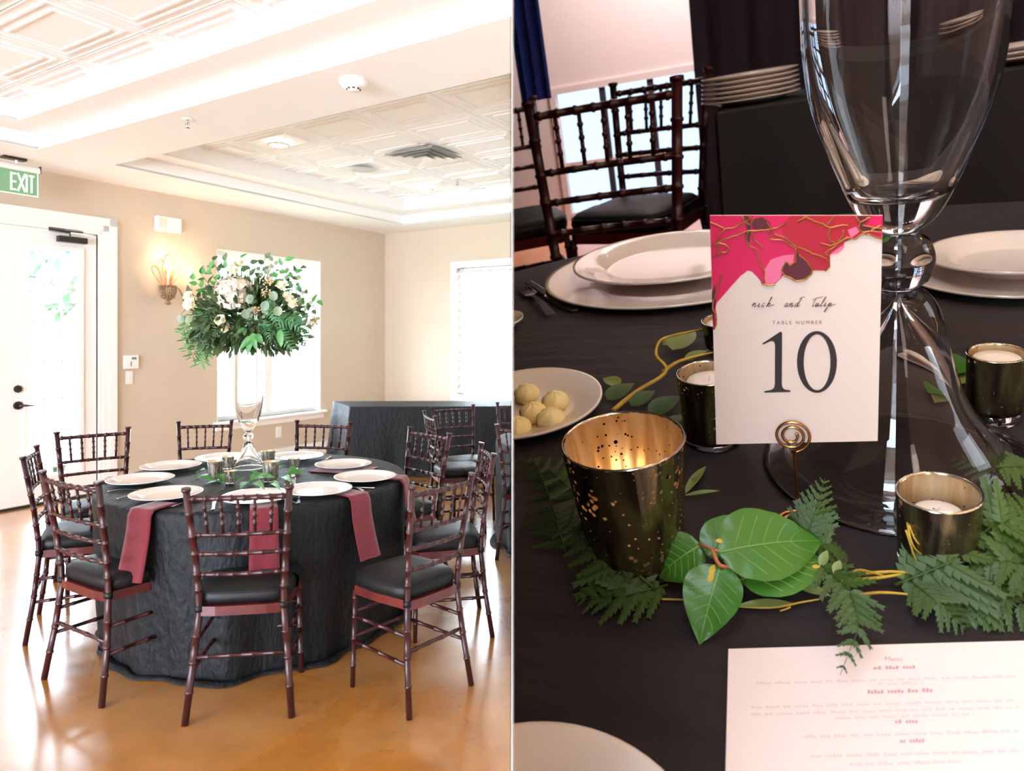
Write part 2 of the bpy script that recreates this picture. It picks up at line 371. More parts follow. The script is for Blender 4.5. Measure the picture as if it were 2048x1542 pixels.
for (x0, x1, y0, y1) in TR:
    lo, hi = y0+.27, y1-.27; bl = x0+.27
    k0 = int((bl-.65)/PB)-1
    for k in range(k0, k0+16):
        for j in range(-16, 8):
            c = (.65+PB*(k+.5), -3.785+PA*(j+.5))
            if c[0]-PB/2 < bl-.5*PB or c[1]+PA/2 < lo-.01 or c[1]-PA/2 > hi+.01: continue
            if xw(c[0]-PB/2, c[1]-PA/2) > -.05: continue
            if c[1] < -8.2 or c[0] > 8.5: continue
            m = Matrix.Translation((c[0], c[1], Z2+.012))
            if tile0 is None: tile0 = tm.build('ceiling_tile', 'tile', ceil, m)
            else:
                o = tile0.copy(); COL.objects.link(o); o.matrix_local = m
# things on the ceiling -------------------------------------------------
def on_room(u, v, z): p = room_at(u, v, z); return p
p = on_room(707, 160, ZC)
sd = thing('smoke_detector', 'round cream smoke detector on the ceiling beam between the two trays', 'smoke detector', mtx((p.x, p.y, ZC), 0, ROOM))
MB().lathe([(.001, 0), (.085, 0), (.085, -.016), (.074, -.034), (.06, -.05), (.001, -.05)][::-1], 28).build('housing', 'plastic', sd)
MB().lathe([(.001, -.064), (.034, -.064), (.038, -.05), (.001, -.05)], 20).build('sensor_cap', 'plastic', sd)
m_ = MB()
for k in range(8):
    a = k*pi/4; m_.box(.035*cos(a)-.006, .035*cos(a)+.006, .035*sin(a)-.006, .035*sin(a)+.006, -.06, -.053)
m_.build('vent_slot', 'slit', sd)
def sprinkler(u, v, z, lab):
    p = on_room(u, v, z); t = thing('fire_sprinkler', lab, 'sprinkler', mtx((p.x, p.y, z), .4, ROOM), 'ceiling fire sprinklers')
    MB().lathe([(.001, -.006), (.036, -.006), (.04, 0)], 20).build('cover_plate', 'plastic', t)
    m = MB(); m.tube([(0, 0, 0), (0, 0, -.03)], .008); m.tube([(-.014, 0, -.03), (-.016, 0, -.045), (0, 0, -.062)], .0025, 5); m.tube([(.014, 0, -.03), (.016, 0, -.045), (0, 0, -.062)], .0025, 5); m.tube([(0, 0, -.03), (0, 0, -.06)], .003, 5)
    m.lathe([(.001, -.067), (.018, -.065), (.018, -.063), (.001, -.062)], 12); m.build('nozzle', 'silver', t)
sprinkler(375, 238, ZC, 'small steel fire sprinkler on the white ceiling beam nearest the exit sign')
sprinkler(915, 358, Z2, 'small fire sprinkler on the tiled ceiling between the vent and the right corner')
def downlight(u, v, lab):
    p = on_room(u, v, Z2-.02); t = thing('recessed_light', lab, 'ceiling light', mtx((p.x, p.y, Z2-.012), 0, ROOM), 'recessed ceiling lights')
    MB().lathe([(.075, .0), (.078, -.012), (.1, -.01), (.102, 0)], 32).build('trim_ring', 'plastic', t)
    e = mat('lamp_glow', (255, 250, 240), .5, emis=(255, 246, 232), es=6)
    MB().lathe([(.001, -.004), (.076, -.004), (.076, .006)], 28).build('lamp', e, t)
downlight(557, 291, 'glowing recessed ceiling light nearest the stepped left edge of the tray')
downlight(850, 380, 'small glowing recessed ceiling light towards the far corner of the room')
p = on_room(724, 341, Z2-.02)
t = thing('ceiling_speaker', 'flat round pale grille of a speaker in the tiled ceiling', 'speaker', mtx((p.x, p.y, Z2-.012), 0, ROOM))
MB().lathe([(.001, -.008), (.11, -.008), (.125, -.004), (.128, 0)], 32).build('grille', mat('speaker_grey', (205, 206, 208), .6), t)
p = on_room(848, 313, Z2-.02)
t = thing('ceiling_vent', 'square white louvered air vent set in the ceiling tiles', 'vent', mtx((p.x, p.y, Z2-.012), 0, ROOM))
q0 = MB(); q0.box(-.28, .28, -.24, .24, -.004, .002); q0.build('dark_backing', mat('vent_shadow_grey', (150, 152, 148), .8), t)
for k, (s, z) in enumerate(((1.0, -.012), (.76, -.016), (.52, -.02), (.28, -.024))):
    m = MB(); X, Y = .3*s, .26*s; X2, Y2 = X-.055, Y-.055
    A = [(-X, -Y, z-.01), (X, -Y, z-.01), (X, Y, z-.01), (-X, Y, z-.01)]; B = [(-X2, -Y2, z+.022), (X2, -Y2, z+.022), (X2, Y2, z+.022), (-X2, Y2, z+.022)]
    for j in range(4):
        m.quad(A[j], A[(j+1) % 4], B[(j+1) % 4], B[j]); m.quad([c+(0, 0, .004)[i] for i, c in enumerate(A[j])], [c+(0, 0, .004)[i] for i, c in enumerate(B[j])], [c+(0, 0, .004)[i] for i, c in enumerate(B[(j+1) % 4])], [c+(0, 0, .004)[i] for i, c in enumerate(A[(j+1) % 4])])
    if k == 3: m.box(-X2, X2, -Y2, Y2, z+.014, z+.022)
    m.build('louver', 'plastic', t)
# door -----------------------------------------------------------------
dr = tag(MB().box(-.05, -.005, aD0, aD0+.001, 0, .001).build('door_1', 'white', mtx=ROOM), kind='structure')
bpy.data.objects.remove(dr); del SIDE['door_1']
dr = bpy.data.objects.new('door_1', None); COL.objects.link(dr); dr.matrix_world = ROOM; tag(dr, kind='structure')
g0, g1 = w1(54, 700)[0], w1(161, 700)[0]; gz1 = w1(54, 491)[1]; gz0 = w1(100, 950)[1]
m = MB(); d0 = aD0+.012; d1 = aD1-.012; zt = zD-.012
m.box(-.055, -.01, d0, g0, .02, zt); m.box(-.055, -.01, g1, d1, .02, zt); m.box(-.055, -.01, g0, g1, .02, gz0); m.box(-.055, -.01, g0, g1, gz1, zt)
m.build('door_leaf', 'white', dr)
m = MB()
for a, b, c, d in ((g0-.03, g0+.01, gz0-.03, gz1+.03), (g1-.01, g1+.03, gz0-.03, gz1+.03)): m.box(-.012, .006, a, b, c, d, .004)
m.box(-.012, .006, g0, g1, gz1-.01, gz1+.03, .004); m.box(-.012, .006, g0, g1, gz0-.03, gz0+.01, .004)
m.build('glass_molding', 'white', dr)
m = MB(); m.quad((-.03, g0, gz0), (-.03, g1, gz0), (-.03, g1, gz1), (-.03, g0, gz1)); m.build('glass', 'pane', dr)
for k in (1, 2):
    a = g0+(g1-g0)*k/3; MB().box(-.036, -.02, a-.007, a+.007, gz0, gz1).build('muntin', 'white', dr)
for k in range(1, 6):
    z = gz0+(gz1-gz0)*k/6; MB().box(-.036, -.02, g0, g1, z-.007, z+.007).build('muntin', 'white', dr)
m = MB(); m.box(-.055, -.01, aD00+.1, aD0-.01, .02, zt); m.build('second_leaf', 'white', dr)
m = MB(); m.box(-.16, .02, aD00, aD1+.1, 0, .02); m.build('threshold', 'dark', dr)
MB().box(-.14, -.01, d1+.002, aD1+.001, .02, zD).build('hinge_gap', 'slit', dr)
m = MB(); c0 = w1(231, 700)[0]
for k, (x, y) in enumerate(((0, .0), (.25, .008), (.62, .014))):
    e = (c0-aD1)*x
    m.box(-.01, .02+y, aD1+e*.9, c0, 0, zD+(c0-aD1)); m.box(-.01, .02+y, aD00, c0-(c0-aD1)*.001, zD+e*.9, zD+(c0-aD1)-.0005*k)
m.build('casing', 'white', dr)
def wl(u, v, b=0.0):
    a, z = w1(u, v, b); return a, z
a, z = wl(35, 778); h = MB(); h.tube([(.0, a, z), (.012, a, z)], .034, 8); h.tube([(.012, a, z), (.02, a, z)], .02, 16); h.box(.02, .026, a-.003, a+.003, z-.012, z+.012); h.build('deadbolt', 'dark', dr)
a, z = wl(36, 811); h = MB(); h.tube([(-.01, a, z), (.01, a, z)], .036, 24); h.tube([(.01, a, z), (.045, a, z), (.05, a+.02, z), (.05, a+.07, z-.004), (.048, a+.1, z-.008), (.046, a+.125, z-.002)], [.012, .011, .01, .009, .007, .004], 10); h.build('lever_handle', 'dark', dr)
a, z = wl(113, 480); a2, z2 = wl(170, 482); zb = wl(140, 480)[1]
h = MB(); h.box(-.008, .055, a, a2, zb-.028, zb+.028, .006); h.build('door_closer', 'dark', dr)
h = MB(); az = wl(95, 459); bz = wl(163, 464); cz = wl(135, 473)
h.box(.0, .02, az[0], bz[0], zD-.005, zD+.02); h.tube([(.045, cz[0], cz[1]), (.05, cz[0], zD-.02), (.02, az[0], zD-.01)], .008, 6); h.tube([(.02, az[0], zD-.01), (.03, bz[0], zD)], .007, 6); h.build('closer_arm', 'dark', dr)
a, z = wl(121, 941); h = MB(); h.box(-.028, -.026, a-.06, a+.06, z-.04, z+.045); st = h.build('alarm_sticker', mat('sticker_grey', (196, 210, 200), .5), dr)
h = MB(); h.box(-.026, -.025, a-.05, a-.02, z-.01, z+.03)
for k in range(4): h.box(-.026, -.025, a-.012, a+.05-.008*(k % 2), z+.026-k*.014, z+.033-k*.014)
h.box(-.026, -.025, a-.05, a+.05, z-.03, z-.022); h.build('sticker_print', mat('sticker_ink', (70, 110, 90), .6), st)
# window 1 ---------------------------------------------------------------
wn = bpy.data.objects.new('window_1', None); COL.objects.link(wn); wn.matrix_world = ROOM; tag(wn, kind='structure')
m = MB(); e = .03
m.box(-.15, .0, aW0-.002, aW0+.012, zW0, zW1); m.box(-.15, .0, aW1-.012, aW1+.002, zW0, zW1); m.box(-.15, .0, aW0, aW1, zW1-.012, zW1+.002); m.build('reveal', 'white', wn)
m = MB(); m.box(-.15, .07, aW0-.05, aW1+.06, zW0-.03, zW0, .008); m.build('window_sill', 'white', wn)
m = MB(); m.box(-.0, .022, aW0-.03, aW1+.04, zW0-.1, zW0-.03, .006); m.build('sill_apron', 'white', wn)
aM = (aW0+aW1)/2
for s0, s1 in ((aW0+.012, aM-.0), (aM+.0, aW1-.012)):
    m = MB(); fw = .055
    m.box(-.13, -.08, s0, s0+fw, zW0, zW1-.012); m.box(-.13, -.08, s1-fw, s1, zW0, zW1-.012); m.box(-.13, -.08, s0+fw, s1-fw, zW0, zW0+fw); m.box(-.13, -.08, s0+fw, s1-fw, zW1-.012-fw, zW1-.012)
    zm = (zW0+zW1)/2; m.box(-.13, -.08, s0+fw, s1-fw, zm-.02, zm+.02)
    sh = m.build('sash', 'white', wn)
    c = (s0+s1)/2; MB().box(-.108, -.096, c-.009, c+.009, zW0+fw, zW1-fw).build('muntin', 'white', sh)
    for k in (1, 3):
        z = zW0+(zW1-zW0)*k/4; MB().box(-.108, -.096, s0+fw, s1-fw, z-.009, z+.009).build('muntin', 'white', sh)
    m = MB(); m.quad((-.1, s0+fw, zW0+fw), (-.1, s1-fw, zW0+fw), (-.1, s1-fw, zW1-fw), (-.1, s0+fw, zW1-fw)); m.build('glass', 'pane', sh)
# window 2 with shutters ----------------------------------------------------
w2o = bpy.data.objects.new('window_2', None); COL.objects.link(w2o); w2o.matrix_world = ROOM; tag(w2o, kind='structure')
m = MB(); g = .085
m.box(bS0, bS0+g, -.045, .1, zS0, zS1); m.box(bS1-g, bS1, -.045, .1, zS0, zS1); m.box(bS0+g, bS1-g, -.045, .1, zS0, zS0+g); m.box(bS0+g, bS1-g, -.045, .1, zS1-g, zS1)
m.build('frame', 'white', w2o)
m = MB(); m.quad((bS0+g, .12, zS0+g), (bS1-g, .12, zS0+g), (bS1-g, .12, zS1-g), (bS0+g, .12, zS1-g)); m.build('glass', 'pane', w2o)
n = 15; hh = (zS1-zS0-2*g)/n; sl = None
for k in range(n):
    z = zS0+g+hh*(k+.5)
    mt = Matrix.Translation((0, .0, z)) @ Matrix.Rotation(radians(38), 4, 'X')
    if sl is None:
        m = MB(); m.box(bS0+g+.004, bS1-g-.004, -.042, .042, -.006, .006, .003); sl = m.build('slat', 'white', w2o, mt)
    else:
        o = sl.copy(); COL.objects.link(o); o.matrix_local = mt
# baseboards
m = MB(); m.box(0, .018, c0, -.001, 0, .15); m.box(0, .026, c0, -.001, 0, .12, .003); tag(m.build('baseboard_left', 'white', mtx=ROOM), kind='structure')
m = MB(); m.box(.0, 5, -.018, 0, 0, .15); m.box(.0, 5, -.026, 0, 0, .12, .003); tag(m.build('baseboard_back', 'white', mtx=ROOM), kind='structure')
# wall fittings -------------------------------------------------------------
def wallthing(name, label, cat, u, v, group=None, b=0.0):
    a, z = w1(u, v, b); return thing(name, label, cat, mtx((b, a, z), 0, ROOM), group)
def wsz(u0, v0, u1, v1, b=0.0):
    a0, z0 = w1(u0, (v0+v1)/2, b); a1, _ = w1(u1, (v0+v1)/2, b); _, zt = w1((u0+u1)/2, v0, b); _, zb = w1((u0+u1)/2, v1, b); return abs(a1-a0), abs(zt-zb)
W_, H_ = wsz(309, 436, 357, 465)
t = wallthing('emergency_light', 'white rectangular emergency light box on the beige wall above the sconce', 'emergency light', 333, 450)
MB().box(0, .06, -W_/2, W_/2, -H_/2, H_/2, .008).build('housing', 'plastic', t)
MB().box(.06, .064, -W_/2*.9, -W_/2*.2, -H_/2*.7, H_/2*.8, .001).build('lens', mat('clear_lens', (226, 216, 206), .1), t)
W_, H_ = wsz(245, 711, 274, 738)
t = wallthing('thermostat', 'white thermostat box with a small grey display beside the door', 'thermostat', 260, 724)
MB().box(0, .03, -W_/2, W_/2, -H_/2, H_/2, .006).build('housing', 'plastic', t); MB().box(.03, .032, -.0, W_*.33, H_*.18, H_*.36).build('display', 'screen', t); MB().box(.03, .033, -W_*.08, W_*.0, -H_*.3, H_*.05).build('slider', 'screen', t)
W_, H_ = wsz(251, 742, 265, 768)
t = wallthing('light_switch', 'white light switch plate just below the thermostat', 'switch', 258, 755)
MB().box(0, .008, -W_/2, W_/2, -H_/2, H_/2, .003).build('cover_plate', 'plastic', t); MB().box(.008, .014, -W_*.18, W_*.18, -H_*.28, H_*.28, .002).build('rocker', 'plastic', t)
W_, H_ = wsz(552, 853, 563, 875)
t = wallthing('power_outlet', 'white wall outlet plate low on the wall under the window', 'outlet', 557, 864)
MB().box(0, .008, -W_/2, W_/2, -H_/2, H_/2, .003).build('cover_plate', 'plastic', t)
for s in (-1, 1): MB().box(.008, .011, -W_*.24, W_*.24, s*H_*.22-.016, s*H_*.22+.016, .002).build('socket', 'plastic', t)
# exit sign -----------------------------------------------------------------
b = .32; aL = w1(-14, 360, b)[0]; aR = w1(77, 360, b)[0]; zt = w1(77, 348, b)[1]; zbm = w1(77, 395, b)[1]
t = thing('exit_sign', 'green edge-lit EXIT sign hanging from the ceiling above the door', 'exit sign', mtx((b, (aL+aR)/2, ZC), 0, ROOM))
hw = (aR-aL)/2
m = MB(); m.box(-.035, .035, -hw*.62, hw*.4, -.02, 0); m.build('ceiling_plate', 'dark', t)
m = MB()
def hs(u, v): a = pi*u; return (.035*cos(a), -hw+2*hw*v, zt-ZC+.0+.055*sin(a))
m.grid(hs, 10, 1); m.box(-.035, .035, -hw, hw, zt-ZC-.004, zt-ZC+.004); m.build('housing', 'plastic', t)
MB().box(-.037, .037, hw, hw+.006, zt-ZC-.006, zt-ZC+.06, .002).build('end_cap', 'slit', t)
MB().tube([(0, 0, 0), (0, 0, zt-ZC+.04)], .012).build('mount', 'plastic', t)
eg = mat('sign_green', (120, 160, 122), .3, emis=(120, 190, 140), es=.1); ew = mat('sign_letters', (245, 255, 248), .4, emis=(220, 255, 235), es=1.0)
m = MB(); m.box(-.004, .004, -hw+.01, hw-.005, zbm-ZC, zt-ZC); pn = m.build('sign_panel', eg, t)
m = MB(); zb_, zt_ = zbm-ZC, zt-ZC
for x in (-hw+.01, hw-.009): m.box(.0042, .006, x-.002, x+.003, zb_, zt_)
m.box(.0042, .006, -hw+.01, hw-.005, zb_, zb_+.006); m.build('edge_line', ew, pn)
m = MB(); H = (zt_-zb_)*.74; zc = zb_+(zt_-zb_)*.14; ls = .013
aE, aX, aI, aT = [w1(u, 370, b)[0]-(aL+aR)/2 for u in (20, 35, 51.5, 57)]; aE1, aX1, aT1 = [w1(u, 370, b)[0]-(aL+aR)/2 for u in (31.5, 49.5, 68)]
def bar(y0, z0, y1, z1, wd):
    d = V((0, y1-y0, z1-z0)).normalized(); n_ = V((0, -d.z, d.y))*wd/2; A = V((.005, y0, z0)); B = V((.005, y1, z1)); m.prism([A-n_, B-n_, B+n_, A+n_], (.003, 0, 0))
bar(aE+ls/2, zc, aE+ls/2, zc+H, ls)
for f in (.06, .5, .94): bar(aE, zc+H*f, aE1, zc+H*f, ls)
bar(aX, zc, aX1, zc+H, ls); bar(aX, zc+H, aX1, zc, ls); bar(aI+ls/3, zc, aI+ls/3, zc+H, ls)
bar(aT, zc+H*.94, aT1, zc+H*.94, ls); bar((aT+aT1)/2, zc, (aT+aT1)/2, zc+H, ls); m.build('exit_lettering', ew, pn)
# sconces --------------------------------------------------------------------
glow = mat('bulb_glow', (255, 236, 200), .5, emis=(255, 222, 170), es=22); gold = mat('beaded_gold_wire', (206, 140, 90), .35, metal=.7); rust = mat('antique_bronze', (128, 100, 70), .5, metal=.6, c2=(170, 140, 105), ns=60)
def sconce(u, v0, label, full=True):
    bb = .14; a, z = w1(u, v0, bb); t = thing('wall_sconce', label, 'wall sconce', mtx((bb, a, z), 0, ROOM), 'candle wall sconces')
    k = .0043  # metres per pixel at the wall
    if full:
        m = MB()
        m.lathe([(.001, -.2), (.03, -.19), (.038, -.175), (.02, -.165), (.02, -.15), (.045, -.14), (.05, -.13), (.001, -.125)], 16); m.build('finial', rust, t)
        m = MB(); R_ = random.Random(3)
        for j in range(14):
            a0 = 2*pi*j/14; m.tube([(.05*cos(a0), .05*sin(a0), -.13), (.078*cos(a0), .078*sin(a0), -.06), (.083*cos(a0), .083*sin(a0), 0)], .005, 5)
            for q in range(5):
                zz = -.115+q*.025; r1 = .058+.024*(1-abs(zz+.03)/.1); m.ell((r1*cos(a0+.22), r1*sin(a0+.22), zz), .009, .009, .012, 6, 4)
        m.build('basket', rust, t)
        for j, (off, hgt, wd) in enumerate(((0, .33, .045), (-.06, .27, .042), (.06, .27, .042), (-.12, .2, .04), (.12, .2, .04), (-.03, .24, .03), (.03, .24, .03))):
            pts = []
            for q in range(21):
                s = q/20; ang = 2*pi*s; t_ = (1-cos(ang))/2; pts.append(V((-.03*abs(off)/.12, off*(.4+.75*t_)+wd*1.35*sin(ang)*t_**.7, hgt*t_)))
            m = MB(); m.tube(pts, .0055, 6)
            for q in range(0, 20): m.ell(pts[q], .008, .008, .008, 5, 4)
            m.build('wire_loop', gold, t)
        m = MB(); m.tube([(-.14, 0, -.02), (-.06, 0, -.03)], .012); m.lathe([(.001, -.005), (.084, -.005), (.088, .004), (.001, .004)], 20); m.build('bracket', rust, t)
        m = MB(); m.tube([(0, .08, .0), (0, .12, -.02), (0, .17, -.1), (0, .23, -.14), (0, .28, -.11), (0, .28, -.06), (0, .25, -.06)], .007, 7); m.tube([(0, .25, -.11), (0, .25, -.04), (0, .25, -.02)], [.005, .02, .028], 8)
        m.tube([(0, .21, -.03), (0, .2, -.07), (0, .235, -.095)], .005, 5); m.build('side_arm', rust, t)
        spots = ((0, 0, .17), (.0, .26, .13))
    for (x, y, h_) in spots:
        m = MB(); m.tube([(x, y, -.01), (x, y, h_)], .012, 12); c = m.build('candle_tube', mat('candle_sleeve', (226, 205, 180), .5), t)
        m = MB(); m.lathe([(.001, h_), (.01, h_+.004), (.014, h_+.025), (.007, h_+.05), (.001, h_+.07)], 14, (x, y, 0)); m.build('flame_bulb', glow, c)
        ld = bpy.data.lights.new('sconce_lamp', 'POINT'); ld.energy = 9 if x == 0 and y == 0 else 5; ld.color = (1, .7, .46); ld.shadow_soft_size = .03
        lo = bpy.data.objects.new('sconce_lamp', ld); COL.objects.link(lo); lo.parent = t; lo.location = (x+.03, y, h_+.05)
sconce(336, 572, 'antique wall sconce with beaded gold loops and a lit candle bulb beside the window')
# ================================================================ chairs
def ringed(pts, rings, r, k=1.22, n=8):
    """tube along pts with raised bamboo rings at the given arc fractions"""
    pts = [V(p) for p in pts]; ls = [0]
    for i in range(1, len(pts)): ls.append(ls[-1]+(pts[i]-pts[i-1]).length)
    T_ = ls[-1]
    def P(d):
        for i in range(1, len(pts)):
            if d <= ls[i]+1e-9: return pts[i-1].lerp(pts[i], (d-ls[i-1])/(ls[i]-ls[i-1]))
        return pts[-1]
    st = [(l, r) for l in ls]
    for q in rings:
        d = q*T_; st += [(d-.006, r), (d-.004, r*k), (d+.004, r*k), (d+.006, r)]
    st = sorted((min(max(d, 0), T_), rr) for d, rr in st); out = []
    for d, rr in st:
        if out and d-out[-1][0] < .0012: out[-1] = (out[-1][0], max(rr, out[-1][1])); continue
        out.append((d, rr))
    m = MB(); m.tube([P(d) for d, _ in out], [rr for _, rr in out], n); return m
def make_chair():
    t = thing('chiavari_chair', 'x', 'chair', Matrix.Identity(4), 'chiavari chairs at the round tables')
    bk = lambda s: [(s*.205, -.25, 0), (s*.185, -.212, .22), (s*.165, -.19, .42), (s*.166, -.193, .5), (s*.178, -.215, .68), (s*.197, -.26, .925)]
    def bp(s, z):
        p = bk(s)
        for i in range(1, len(p)):
            if z <= p[i][2]: return V(p[i-1]).lerp(V(p[i]), (z-p[i-1][2])/(p[i][2]-p[i-1][2]))
        return V(p[-1])
    for s in (-1, 1):
        m = ringed(bk(s), [.13, .25, .36, .56, .63, .72, .8, .9], .0142); m.tube([V(bk(s)[-1]), V(bk(s)[-1])+V((0, -.002, .012))], [.0185, .0185], 10); m.build('back_leg', 'wood', t)
    for s in (-1, 1):
        ringed([(s*.185, .195, 0), (s*.175, .185, .425)], [.22, .5, .72, .92], .0125).build('front_leg', 'wood', t)
    def rail(z, nr, r=.0095, arc=.018, name='back_rail'):
        a, b = bp(-1, z), bp(1, z); pts = [a.lerp(b, k/8)+V((0, -arc*sin(pi*k/8), 0)) for k in range(9)]
        return ringed(pts, [(k+.5)/nr for k in range(nr)], r).build(name, 'wood', t)
    rail(.895, 8, .011, name='top_rail'); rail(.745, 6); rail(.665, 6); rail(.58, 6)
    for k in range(5):
        f = (k+1)/6; a0, b0 = bp(-1, .745), bp(1, .745); a1, b1 = bp(-1, .895), bp(1, .895)
        p0 = a0.lerp(b0, f)+V((0, -.018*sin(pi*f), 0)); p1 = a1.lerp(b1, f)+V((0, -.018*sin(pi*f), 0))
        ringed([p0, p0.lerp(p1, .5), p1], [.3, .52, .75], .0065, 1.45, 6).build('spindle', 'wood', t)
    # seat frame
    m = MB(); o = [(-.162, -.2), (-.185, .0), (-.19, .17), (-.15, .205), (.15, .205), (.19, .17), (.185, .0), (.162, -.2), (.1, -.212), (-.1, -.212)][::-1]
    m.prism([(x, y, .412) for x, y in o], (0, 0, .038)); m.build('seat_frame', 'apron', t)
    def cu(u, v):
        a = 2*pi*u; c, s = cos(a), sin(a); e = .42; x = (abs(c)**e)*(1 if c > 0 else -1); y = (abs(s)**e)*(1 if s > 0 else -1)
        f = (0, .96, 1.0, 1.02, 1.0, .93, .6, 0)[int(round(v*7))]; z = (.45, .45, .457, .478, .498, .511, .52, .522)[int(round(v*7))]
        q = 1 if y > 0 else .93
        return (x*.198*f*(1-.06*(y < 0)), y*.208*f*q-.0, z)
    m = MB(); m.grid(cu, 40, 7); m.build('cushion', 'cushion', t)
    m = MB(); m.tube([V(cu(k/40, 4/7))+V((0, 0, -.001)) for k in range(41)], .0032, 5, False); m.build('cushion_piping', 'cushion', t)
    for s in (-1, 1):
        m = MB(); p = bp(s, .44); m.tube([p+V((0, 0, -.012)), p+V((0, 0, .012))], .019, 10); m.tube([p, p+V((-s*.03, .03, .02))], .006, 5); m.build('cushion_tie', 'cushion', t)
    fl = lambda s, z: V((s*.185, .195, 0)).lerp(V((s*.175, .185, .425)), z/.425)
    for z in (.31, .2):
        for s in (-1, 1): ringed([bp(s, z), fl(s, z)], [.2, .5, .8], .0085).build('side_stretcher', 'wood', t)
        ringed([fl(-1, z+.02), fl(1, z+.02)], [.2, .5, .8], .0085).build('front_stretcher', 'wood', t)
    ringed([bp(-1, .25), bp(1, .25)], [.15, .38, .62, .85], .0085).build('back_stretcher', 'wood', t)
    return t
TBL = V((-1.385, 3.86, 0)); TR_ = .79
chair0 = make_chair(); used = []
def chair(A, B, label, face, tops=False, group='chiavari chairs at the round table', turn=0.0):
    A, B = V((A[0], A[1], 0)), V((B[0], B[1], 0)); M = (A+B)/2; x = (B-A); w_ = x.length; x.normalize(); y = V((-x.y, x.x, 0))
    if (V((face[0], face[1], 0))-M).dot(y) < 0: y = -y; x = -x
    ofs = .26 if tops else .25; sx = min(1.15, max(.88, w_/(.394 if tops else .41))); ofs *= .88
    R2 = Matrix.Rotation(turn, 3, 'Z'); x = R2 @ x; y = R2 @ y; loc = M+y*ofs; m = Matrix.Translation(loc) @ Matrix.Rotation(atan2(x.y, x.x), 4, 'Z') @ Matrix.Diagonal((sx, .88, 1, 1))
    if not used: chair0.matrix_world = m; chair0['label'] = label; chair0['group'] = group; used.append(1); return chair0
    return dup(chair0, m, label, group)
def tp(u, v): p = floor_at(u, v, .93); return (p.x, p.y)
def fp(u, v): p = floor_at(u, v, 0); return (p.x, p.y)
T2 = V((.72, 5.35, 0))
chair(fp(378, 1440), fp(578, 1446), 'dark mahogany chiavari chair seen squarely from behind in front of the round table', TBL, turn=.2)
chair(fp(822, 1437), fp(940, 1372), 'dark chiavari chair with burgundy napkin beside its seat, nearest on the table right side', TBL)
chair(fp(88, 1358), fp(203, 1415), 'dark chiavari chair with blue-black cushion, angled at the near left of the table', TBL)
chair(fp(50, 1290), fp(78, 1228), 'leftmost dark chiavari chair, seen edge-on and facing right', TBL)
chair(fp(985, 1274), fp(959, 1215), 'dark chiavari chair right of the round table, facing left, seen edge-on', TBL)
c = (tp(140, 865), tp(232, 857)); mx_ = ((c[0][0]+c[1][0])/2, (c[0][1]+c[1][1])/2); dd = V((.30, .24)).normalized()*.2
chair((mx_[0]-dd.x, mx_[1]-dd.y), (mx_[0]+dd.x, mx_[1]+dd.y), 'dark chiavari chair in front of the glazed white door', TBL, True)
chair(tp(357, 845), tp(463, 842), 'dark chiavari chair behind the table under the wall sconce', (TBL.x-.4, TBL.y), True)
chair(tp(594, 842), tp(701, 845), 'dark chiavari chair behind the table in front of the black serving table', (TBL.x, TBL.y), True)
chair(tp(820, 855), tp(899, 868), 'dark chiavari chair at the back right of the table, facing its right rim', TBL, True)
g2 = 'chiavari chairs at the second round table'
a = tp(855, 828); chair((a[0]-.05, a[1]+.2), (a[0]+.08, a[1]-.18), 'dark chiavari chair turned away at the second table, the left of two side by side', T2, True, g2)
a = tp(906, 813); chair((a[0]-.17, a[1]-.08), (a[0]+.17, a[1]+.12), 'dark chiavari chair at the second table, in front of the serving table', (T2.x, T2.y-2), True, g2)
a = tp(1000, 850); chair((a[0]-.02, a[1]+.0), (a[0]+.34, a[1]-.16), 'dark chiavari chair cut off at the right, nearest at the second table', T2, True, g2)
a = tp(995, 806); chair((a[0]-.0, a[1]), (a[0]+.38, a[1]+.0), 'dark chiavari chair cut off at the right behind the second table', (T2.x, T2.y-3), True, g2)
# ================================================================ round table with cloth
def cloth_round(c, R, H, bot, seed, name, label, folds=13, amp=.03):
    Rn = random.Random(seed); ph = [Rn.uniform(0, 6.28) for _ in range(8)]
    def fold(a): return .5*sin(folds*a+ph[0]+.9*sin(2*a+ph[4]))+.3*sin((folds*1.7//1)*a+ph[1])+.3*sin(5*a+ph[2])
    m = MB(); n = 160
    prof = [(.0005, H), (R*.5, H), (R-.03, H), (R-.008, H-.003), (R, H-.012), (R+.004, H-.04)]+[(R+.004, H-.04-(H-.045)*k/10) for k in range(1, 11)]
    def f(r, z, a):
        if z > H-.03: return r
        d = (H-z)/H
        return r+fold(a)*amp*min(1, d*1.5)+bot*d+.02*max(0, sin(3*a+ph[3]))*d
    m.lathe(prof, n, (0, 0, 0), f)
    # puddled hem
    prof2 = [(R, .015), (R+.02, .012), (R+.04, .025), (R+.05, .006)]
    def f2(r, z, a): return r+fold(a)*amp+bot+.02*max(0, sin(3*a+ph[3]))-.012+.02*sin(9*a+ph[5])*(r-R)/.05
    m.lathe(prof2, n, (0, 0, 0), f2)
    m.f = [tuple(reversed(q)) for q in m.f]
    o = m.build(name, 'cloth'); o.matrix_world = Matrix.Translation(c); return tag(o, label, 'tablecloth', 'black crinkled tablecloths')
def table_round(c, R, H, label):
    t = thing('round_table', label, 'table', Matrix.Translation(c), 'folding tables under cloths')
    m = MB(); m.lathe([(.001, H-.03), (R-.01, H-.03), (R-.006, H-.018), (R-.01, H-.006), (.001, H-.006)], 48); m.build('tabletop', mat('plywood', (170, 130, 90), .6), t)
    for k in range(4):
        a = pi/4+k*pi/2; MB().tube([(.3*cos(a), .3*sin(a), H-.03), (.62*cos(a), .62*sin(a), 0)], .015).build('leg', 'silver', t)
HT = .765
